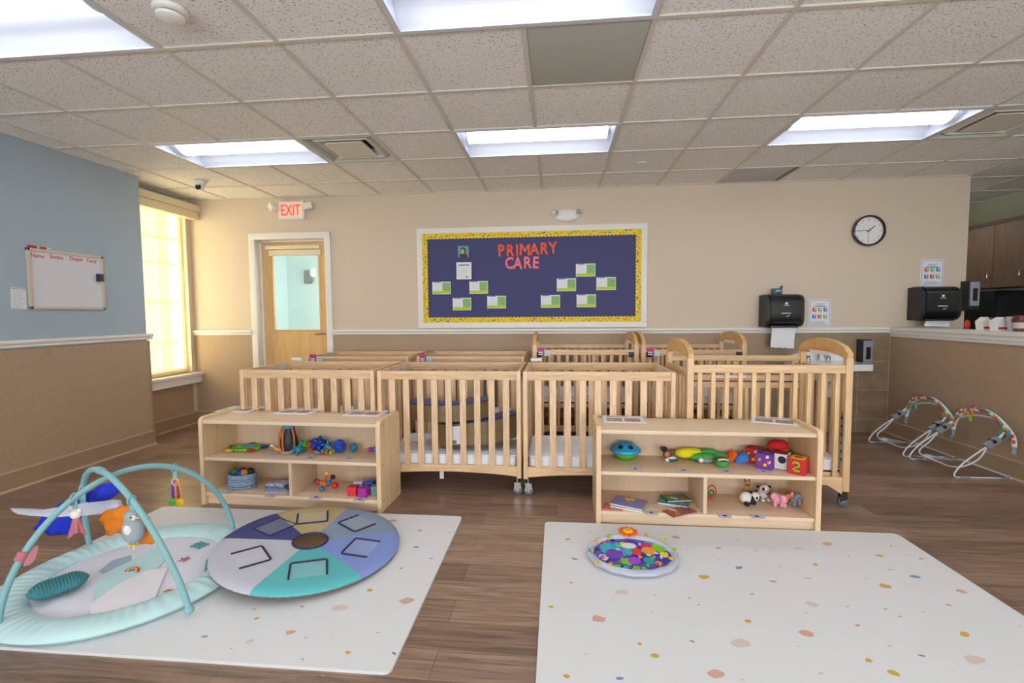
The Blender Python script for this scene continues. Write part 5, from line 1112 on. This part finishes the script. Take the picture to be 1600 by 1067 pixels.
# ------------------------------------------------------------------ baby gym
GX_, GY_ = -2.06, 2.06
AQUA = M('aqua_quilt', '#bfdedf', .8, var=.05, scale=5); AQD = M('teal_sleeve', '#84b4b8', .7, bump=.1, scale=60); PADW = M('quilt_white', '#dfe0ea', .85, bump=.15, scale=25)
t = thing('baby_gym', 'round padded baby play gym with crossed teal arches', 'baby gym', (GX_, GY_, MZ))
b = MB(); R0, R1 = .436, .079
def rimf(u, v):
    a = 2*pi*u; bl = 2*pi*v; puck = 1+.03*abs(sin(a*24+sin(a*5)))+.05*sin(a*9); rr = R0+R1*cos(bl)*1.0
    z = .024+.026*sin(bl)*puck+(.0018*sin(a*60+2*sin(a*7))*max(0, sin(bl))); return rr*cos(a), rr*sin(a), z
b.grid(rimf, 420, 14, AQUA, closeu=True); b.build('padded_rim', t)
b = MB(); b.grid(lambda u, v: ((R0-.04)*v*cos(2*pi*u), (R0-.04)*v*sin(2*pi*u), .02+.012*(1-v**6)+.004*noise.noise((v*cos(2*pi*u)*9, v*sin(2*pi*u)*9, 1))), 48, 14, PADW, closeu=True); b.build('quilted_base', t)
def onpad(px, py): q = atz(px, py, .05); return q.x-GX_, q.y-GY_
def app(nm, pts, m_, h=.002, z=.0335):
    MB().prism([onpad(*p) for p in pts], z, z+h, m_, 'z').build(nm, t)
PA = M('pale_aqua_applique', '#bfe3e4', .85); TE2 = M('teal_applique', '#5a9c9c', .85); PK = M('dusty_pink', '#b9707c', .85); GRA = M('grey_aqua', '#9fb8c4', .85); OCH = M('ochre_embroidery', '#c08a4a', .8)
app('aqua_applique', [(150, 912), (185, 885), (215, 870), (245, 855), (262, 870), (235, 900), (200, 925), (165, 945), (140, 955)], PA)
app('white_applique', [(142, 965), (140, 945), (185, 912), (235, 890), (262, 888), (250, 915), (240, 940), (200, 950)], M('fleece_white', '#e6e4ea', .95), .006)
app('grey_applique', [(155, 891), (175, 875), (205, 866), (206, 874), (180, 886), (160, 895)], GRA)
sx, sy = onpad(288, 873)
MB().prism([(sx+(.03 if k % 2 == 0 else .011)*cos(k*pi/5+.3), sy+(.03 if k % 2 == 0 else .011)*sin(k*pi/5+.3)) for k in range(10)], .034, .037, PK, 'z').build('starfish_applique', t)
x_, y_ = onpad(312, 851); b = MB().prism(blob(x_, y_, .03, .024, 12, .1), .034, .042, TE2, 'z')
for a in (.4, 2.0, 3.6, 5.2): b.prism(blob(x_+.036*cos(a), y_+.03*sin(a), .012, .007, 8, .1, a), .034, .038, TE2, 'z')
b.build('turtle_applique', t)
x_, y_ = onpad(265, 922); b = MB()
for k in range(4): b.tube([(x_-.022+k*.011, y_-.012, .0345), (x_-.018+k*.011, y_+.008, .0345), (x_-.008+k*.011, y_+.012, .0345)], .0022, OCH, 5)
b.build('shell_embroidery', t)
x_, y_ = onpad(205, 893); b = MB()
for k, m_ in enumerate((TQ['red'], TQ['orange'], TQ['yellow'], M('rainbow_teal', '#4a9aa8', .6))): b.tube([(x_+(.034-k*.006)*cos(pi*q/8), y_+(.026-k*.005)*sin(pi*q/8), .038+.008*sin(pi*q/8)) for q in range(9)], .003, m_, 6)
b.build('rainbow_tag', t)
x_, y_ = onpad(325, 882); app('teal_leaf_applique', [(318, 900), (322, 875), (332, 866), (330, 880), (324, 898)], TE2)
# arches
A_, B_ = Vector((-1.855, 2.49)), Vector((-2.224, 1.62)); C_, D_ = Vector((-1.549, 1.792)), Vector((-2.513, 2.261))
HG = .505
def arch(P, Q, s, h=HG):
    xy = P.lerp(Q, .5-.5*cos(pi*s)); w = max(0, sin(pi*s)); k = w**1.5 if P is C_ else 0
    return Vector((xy.x-GX_-.073*k, xy.y-GY_-.063*k, .03+h*w**(1.3 if P is C_ else 1.18)))
for P, Q, nm, h in ((A_, B_, 'long_arch', HG), (C_, D_, 'cross_arch', HG+.022)):
    o = MB().tube([arch(P, Q, k/36, h) for k in range(37)], .013, AQD, 12).build('arch', t)
    for e in (0, 36): MB().ball(arch(P, Q, e/36, h), (.02, .02, .018), AQD, 12).build('arch_cap', o)
    if nm == 'cross_arch': MB().cyl(arch(P, Q, .485, h), arch(P, Q, .515, h), .0165, AQD, 14).build('clasp', o)
def nearest(P, Q, px, h=HG):
    best = None
    for k in range(201):
        q = arch(P, Q, k/200, h)+Vector((GX_, GY_, MZ)); d = q-Vector((0, 0, EYE)); w = d.dot(_f); X = 800+FPX*d.dot(_r)/w; Y = 533.5-FPX*d.dot(_u)/w
        e = (X-px[0])**2+(Y-px[1])**2
        if best is None or e < best[0]: best = (e, q)
    return best[1]
def strap(p, l, par, m_=AQD):
    MB().box(-.011, .011, -.002, .002, -l, .004, m_, .001).tube([(0, .019*cos(2*pi*k/16), .0-.0+.0+.019*sin(2*pi*k/16)+.014) for k in range(16)], .004, m_, 6, closed=True).build('hanging_strap', par)
# toy ring bundle
p = nearest(A_, B_, (272, 736)); t2 = thing('ring_toy_bundle', 'bundle of coloured rings and teethers hanging from the right of the gym arch', 'hanging toy', (p.x, p.y, p.z-.014))
strap(p, .05, t2); zz = -.06
MB().tube([(.018*cos(2*pi*k/20), 0, zz+.018*sin(2*pi*k/20)) for k in range(20)], .004, M('pale_pink_ring', '#d9b0ae', .4), 8, closed=True).build('ring', t2)
for dx, m_, w_, h_, c_ in ((-.016, GREYP, .014, .05, 0), (-.006, TQ['purple'], .016, .055, .2), (.014, M('yellow_orange', '#e69a2a', .4), .014, .062, -.2), (.0, TQ['navy'], .012, .03, .3)):
    MB().tube([(dx+w_*cos(2*pi*k/20), .004*k/20+c_*.02, -.115+h_*sin(2*pi*k/20)) for k in range(20)], .0042, m_, 8, closed=True).build('teether_ring', t2)
MB().ball((.018, 0, -.17), (.024, .012, .024), TQ['yellow'], 16).build('yellow_charm', t2); MB().ball((-.012, -.005, -.165), (.022, .012, .018), TQ['green'], 14).ball((-.026, -.008, -.17), .01, TQ['green'], 10).build('green_charm', t2)
# bear with white head and pink cloth
p = nearest(A_, B_, (122, 785)); t2 = thing('comforter_bear', 'white bear head with pink cloth body hanging from the gym arch', 'hanging toy', (p.x, p.y, p.z-.014)); strap(p, .035, t2)
MB().ball((0, 0, -.06), (.024, .02, .022), PL['white'], 16).build('head', t2)
for s_ in (-1, 1): MB().ball((s_*.02, 0, -.043), (.009, .006, .009), PL['white'], 10).build('ear', t2)
MB().grid(lambda u, v: ((.012+.022*v)*cos(2*pi*u)*(1+.25*sin(u*2*pi*5)*v), (.01+.014*v)*sin(2*pi*u)*(1+.25*sin(u*2*pi*5)*v), -.075-.075*v-.015*v*sin(u*2*pi*2)), 30, 8, PK, closeu=True).build('cloth_body', t2)
# penguin
p = nearest(C_, D_, (196, 788), HG+.022); t2 = thing('plush_penguin', 'grey plush penguin hanging from the gym arch in front of the orange scarf', 'hanging toy', (p.x, p.y, p.z-.016)); strap(p, .04, t2)
GP = M('plush_blue_grey', '#9eaaae', .95, bump=.3, scale=90)
MB().ball((0, 0, -.12), (.045, .036, .062), GP, 18).ball((.0, .0, -.062), (.034, .03, .034), GP, 16).build('body', t2); MB().ball((.002, -.031, -.108), (.019, .008, .022), PL['white'], 12).build('wing', t2); MB().ball((.024, -.018, -.057), (.01, .01, .012), PL['white'], 12).ball((.022, -.03, -.052), .0035, EYE_, 8).build('face', t2); MB().lathe([(.005, 0), (0, .014)], TQ['yellow'], 8, (.032, -.012, -.06), axis='x').build('beak', t2)
for dx in (-.01, .014): MB().ball((dx, -.01, -.185), (.008, .012, .006), TQ['yellow'], 8).build('foot', t2)
MB().tube([(-.0, 0, -.18), (.0, 0, -.2)], .002, GP, 6).ball((.0, 0, -.204), .006, PL['white'], 8).build('pull_cord', t2)
# teal hanging strip left
p = nearest(C_, D_, (140, 762), HG+.022); t2 = thing('ribbon_strip', 'pale blue loop ribbon hanging at the far left of the cross arch', 'hanging toy', (p.x, p.y, p.z-.016)); strap(p, .07, t2)
MB().box(-.016, .016, -.004, .004, -.12, -.06, PA, .002).tube([(.012*cos(2*pi*k/12), 0, -.13+.012*sin(2*pi*k/12)) for k in range(12)], .003, AQD, 6, closed=True).build('ribbon', t2)
# pink leaf tied on the left
p = nearest(A_, B_, (33, 868)); t2 = thing('fabric_leaf', 'dusty pink fabric leaf tied round the gym arch at far left', 'hanging toy', (p.x, p.y, p.z))
dirA = (arch(A_, B_, .86)-arch(A_, B_, .8)).normalized()
MB().cyl(-dirA*.018, dirA*.018, .021, PK, 14).build('wrap', t2)
MB().grid(lambda u, v: (.012+.085*u*.9, -.01+.01*sin(u*3), -.035+.085*u+(v-.5)*.055*sin(pi*min(1, u*1.02))**.8), 14, 8, M('pink_leaf_cloth', '#b97a84', .85)).build('leaf', t2)
# ribbed wedge pillow
v = atz(85, 925, .06); t2 = thing('ribbed_pillow', 'dark teal ribbed cushion lying on the left of the gym pad', 'pillow', (-2.215, 1.845, .05), radians(58))
RIB = M('teal_ribbed_cloth', '#3f8088', .85)
MB().grid(lambda u, v: ((u-.5)*.21, cos(pi*v*2)*.062*min(1, (1-abs(2*u-1)**4)+.05), .035+.034*sin(pi*v*2)*min(1, (1-abs(2*u-1)**4)+.05)+.0025*sin(u*2*pi*19)), 120, 20, RIB).build('ribbed_cover', t2)
# scarves
def scarf(label, name, fn, mname, col, al, nu=26, nv=18, rough=.6):
    o = one(name, label, 'scarf', MB().grid(fn, nu, nv, M(mname, col, rough, alpha=al)), (0, 0, 0), group='sheer scarves on the baby gym'); md = o.modifiers.new('thickness', 'SOLIDIFY'); md.thickness = .0012; return o
def cloth(pts, amp, seed, ripple=9):
    P = [[Vector(q) for q in row] for row in pts]
    def fn(u, v):
        nr, nc = len(P), len(P[0]); a = v*(nr-1); i = min(nr-2, int(a)); fa = a-i; c = u*(nc-1); j = min(nc-2, int(c)); fc = c-j
        q = (P[i][j]*(1-fc)+P[i][j+1]*fc)*(1-fa)+(P[i+1][j]*(1-fc)+P[i+1][j+1]*fc)*fa
        q = q+Vector((noise.noise((u*5, v*5, seed)), noise.noise((u*5, v*5, seed+9)), noise.noise((u*6, v*6, seed+5))))*amp+Vector((0, .5, .5))*amp*.5*sin((u+v*.6)*ripple*2)
        return q
    return fn
def pp(px, py, y): q = aty(px, py, y); return (q.x, q.y, q.z)
# blue scarf hangs on the far side of the arches, its upper end pinned on the cross arch
scarf('bright blue sheer scarf draped behind the gym arches', 'blue_scarf', cloth([[pp(128, 775, 2.2), pp(150, 762, 2.2), pp(175, 752, 2.2), pp(192, 758, 2.2)], [pp(95, 785, 2.2), pp(135, 788, 2.18), pp(160, 785, 2.2), pp(185, 772, 2.22)], [pp(72, 800, 2.2), pp(100, 812, 2.16), pp(120, 815, 2.2), pp(130, 800, 2.2)], [pp(52, 825, 2.2), pp(75, 836, 2.2), pp(110, 836, 2.2), pp(122, 815, 2.2)]], .01, 3), 'blue_sheer', '#2038d8', .88)
scarf('white cloth laid flat across the gym arches', 'white_scarf', cloth([[pp(16, 794, 2.05), pp(70, 796, 2.04), pp(120, 788, 2.02), pp(180, 780, 2.0), pp(189, 782, 2.0)], [pp(20, 800, 2.02), pp(72, 802, 2.0), pp(130, 797, 1.98), pp(185, 788, 1.96), pp(192, 792, 1.96)], [pp(28, 803, 2.0), pp(80, 808, 1.98), pp(130, 806, 1.96), pp(185, 800, 1.94), pp(198, 800, 1.94)]], .003, 5, 3), 'white_sheer', '#c9cdde', .96)
scarf('orange sheer scarf bunched over the front gym arch', 'orange_scarf', cloth([[pp(160, 802, 1.93), pp(180, 793, 1.92), pp(200, 790, 1.9), pp(216, 791, 1.9), pp(222, 797, 1.9)], [pp(155, 812, 1.95), pp(180, 806, 1.9), pp(202, 806, 1.88), pp(220, 808, 1.9), pp(236, 815, 1.9)], [pp(165, 828, 1.95), pp(182, 822, 1.9), pp(205, 822, 1.9), pp(222, 830, 1.9), pp(243, 833, 1.9)], [pp(168, 838, 1.95), pp(180, 834, 1.92), pp(212, 840, 1.92), pp(225, 853, 1.9), pp(246, 846, 1.9)]], .012, 8, 12), 'orange_sheer', '#f08a1c', .82)

# ------------------------------------------------------------------ bouncer frames by the half wall
WFR = M('white_wire', '#d6d8dd', .3); HUB = M('bouncer_hub_grey', '#8a929b', .4); ARCHF = M('print_mint', '#d3e0d6', .7)
def smooth(pts, n=6, closed=False):
    P = [Vector(p) for p in pts]; o = []
    for i in range(len(P)-1):
        a, b, c, d = P[max(0, i-1)], P[i], P[i+1], P[min(len(P)-1, i+2)]
        for k in range(n):
            s_ = k/n; o.append(.5*((2*b)+(-a+c)*s_+(2*a-5*b+4*c-d)*s_*s_+(-a+3*b-3*c+d)*s_**3))
    return o+[P[-1]]
def bouncer(label, y0):
    # local: x toward the wall, y depth; far side wire y=.46, near side y=0
    t = thing('bouncer_frame', label, 'baby bouncer', (3.0, y0, 0), 0, 'baby bouncer frames without seats')
    W = .46; hx = .27
    for y in (0, W):
        b = MB().tube(smooth([(hx, y, .27), (.2, y, .22), (.08, y, .12), (.02, y, .04), (.03, y, .008), (.1, y, .007), (.3, y, .007), (.42, y, .007)]), .006, WFR, 8); b.build('base_wire', t)
        for xa in (.06, .34): MB().box(xa, xa+.06, y-.01, y+.01, 0, .016, HUB, .004).build('floor_grip', t)
        MB().box(hx-.055, hx+.055, y-.02, y+.02, .255, .3, HUB, .012, rot=(0, radians(-38), 0)).cyl((hx, y-.024, .29), (hx, y+.024, .29), .014, DARKP, 14).build('hub', t)
    MB().tube([(.42, 0, .007), (.425, W/2, .007), (.42, W, .007)], .006, WFR, 8).build('rear_bar', t)
    MB().tube(smooth([(hx, W, .27), (.36, W-.01, .36), (.41, W-.1, .41), (.425, W/2, .425), (.41, .1, .41), (.36, .01, .36), (hx, 0, .27)]), .0085, WFR, 10).build('seat_loop', t)
    MB().tube(smooth([(hx-.03, W, .25), (.17, W, .16), (.08, W-.02, .09), (.06, W-.09, .06), (.07, W*.5, .055), (.06, .1, .06), (.09, .02, .085), (.18, 0, .15), (hx-.03, 0, .25)]), .006, WFR, 8).build('front_loop', t)
    MB().ball((.1, W*.82, .052), (.035, .045, .022), LGREYP, 16).ball((.085, W*.82-.035, .056), (.018, .012, .016), M('silver_button', '#c9cfe0', .15), 12).tube([(.1, W*.82, .055), (.2, W*.6, .06)], [.018, .008], HUB, 10).build('vibration_unit', t)
    # toy bar
    pts = smooth([(.34, W-.0, .2), (.35, W-.02, .34), (.36, W-.09, .44), (.36, W*.5, .49), (.36, .09-.02, .45), (.35, -.07, .34), (.34, -.09, .22)], 8)
    o = MB().tube(pts[4:-4], .016, ARCHF, 12).build('toy_bar', t)
    R = random.Random(11); cm = [TQ['red'], TQ['yellow'], M('print_coral', '#e0704e', .7), M('print_blue', '#6a8fb0', .7), M('print_white', '#e9e9e4', .7), M('print_green', '#69b08a', .7)]
    b = MB()
    for k in range(6, len(pts)-6):
        d = (pts[k+1]-pts[k-1]).normalized(); a = d.cross(Vector((1, 0, 0))).normalized(); f = Vector((-1, 0, 0))
        c = pts[k]+f*.012+a*R.uniform(-.006, .008); m_ = R.choice(cm); e = .017
        b.quad([c+d*e+f*.006, c-d*e+f*.006, c-d*e*.6+a*e+f*.003, c+d*e*.4+a*e*1.1+f*.003], m_); b.quad([c+d*e*.8-f*-.005, c-d*e+f*.005, c-d*e*.2-a*e+f*.003, c+d*e*.6-a*e+f*.003], R.choice(cm))
    b.build('triangle_print', o, norm=False)
    for sl in (pts[:5], pts[-5:]): MB().tube(sl, .015, HUB, 12).build('end_plug', o)
    return t
b1 = bouncer('white wire baby bouncer frame with toy arch, nearer the tiled corner', 4.385)
b2 = copy_tree(b1, (3.0, 3.85, 0), label='white wire baby bouncer frame with toy arch, nearer the viewer at right edge')
MINT, ORG, LIM = M('mint_ring', '#5fae9e', .5), M('orange_ring', '#ee8a1e', .35), M('lime_charm', '#7ac02e', .4)
def ringtoy(label, loc, kind):
    b = MB()
    if kind == 'mint': b.tube([(0, .036*cos(2*pi*k/24), -.055+.036*sin(2*pi*k/24)) for k in range(24)], .009, MINT, 8, closed=True); b.ball((0, 0, -.055), (.008, .014, .014), PL['brown'], 10); b.box(-.002, .002, -.006, .006, -.02, .0, PAPER)
    else: b.tube([(0, .024*cos(2*pi*k/20), -.026+.024*sin(2*pi*k/20)) for k in range(20)], .006, ORG, 8, closed=True); b.ball((-.004, -.004, -.07), (.008, .018, .026), LIM, 12)
    one('hanging_ring', label, 'hanging toy', b, loc, group='ring toys on the bouncer arches')
ringtoy('mint green ring toy hanging from the toy arch nearer the tiled corner', (3.35, 4.385+.385, .425), 'mint')
ringtoy('orange ring with lime charm on the right of the farther bouncer arch', (3.35, 4.385+.02, .41), 'org')
ringtoy('orange ring with lime charm on the nearer bouncer arch', (3.35, 3.85+.3, .465), 'org')
ringtoy('mint green ring toy hanging from the nearer bouncer arch at the right edge', (3.35, 3.85-.0, .39), 'mint')
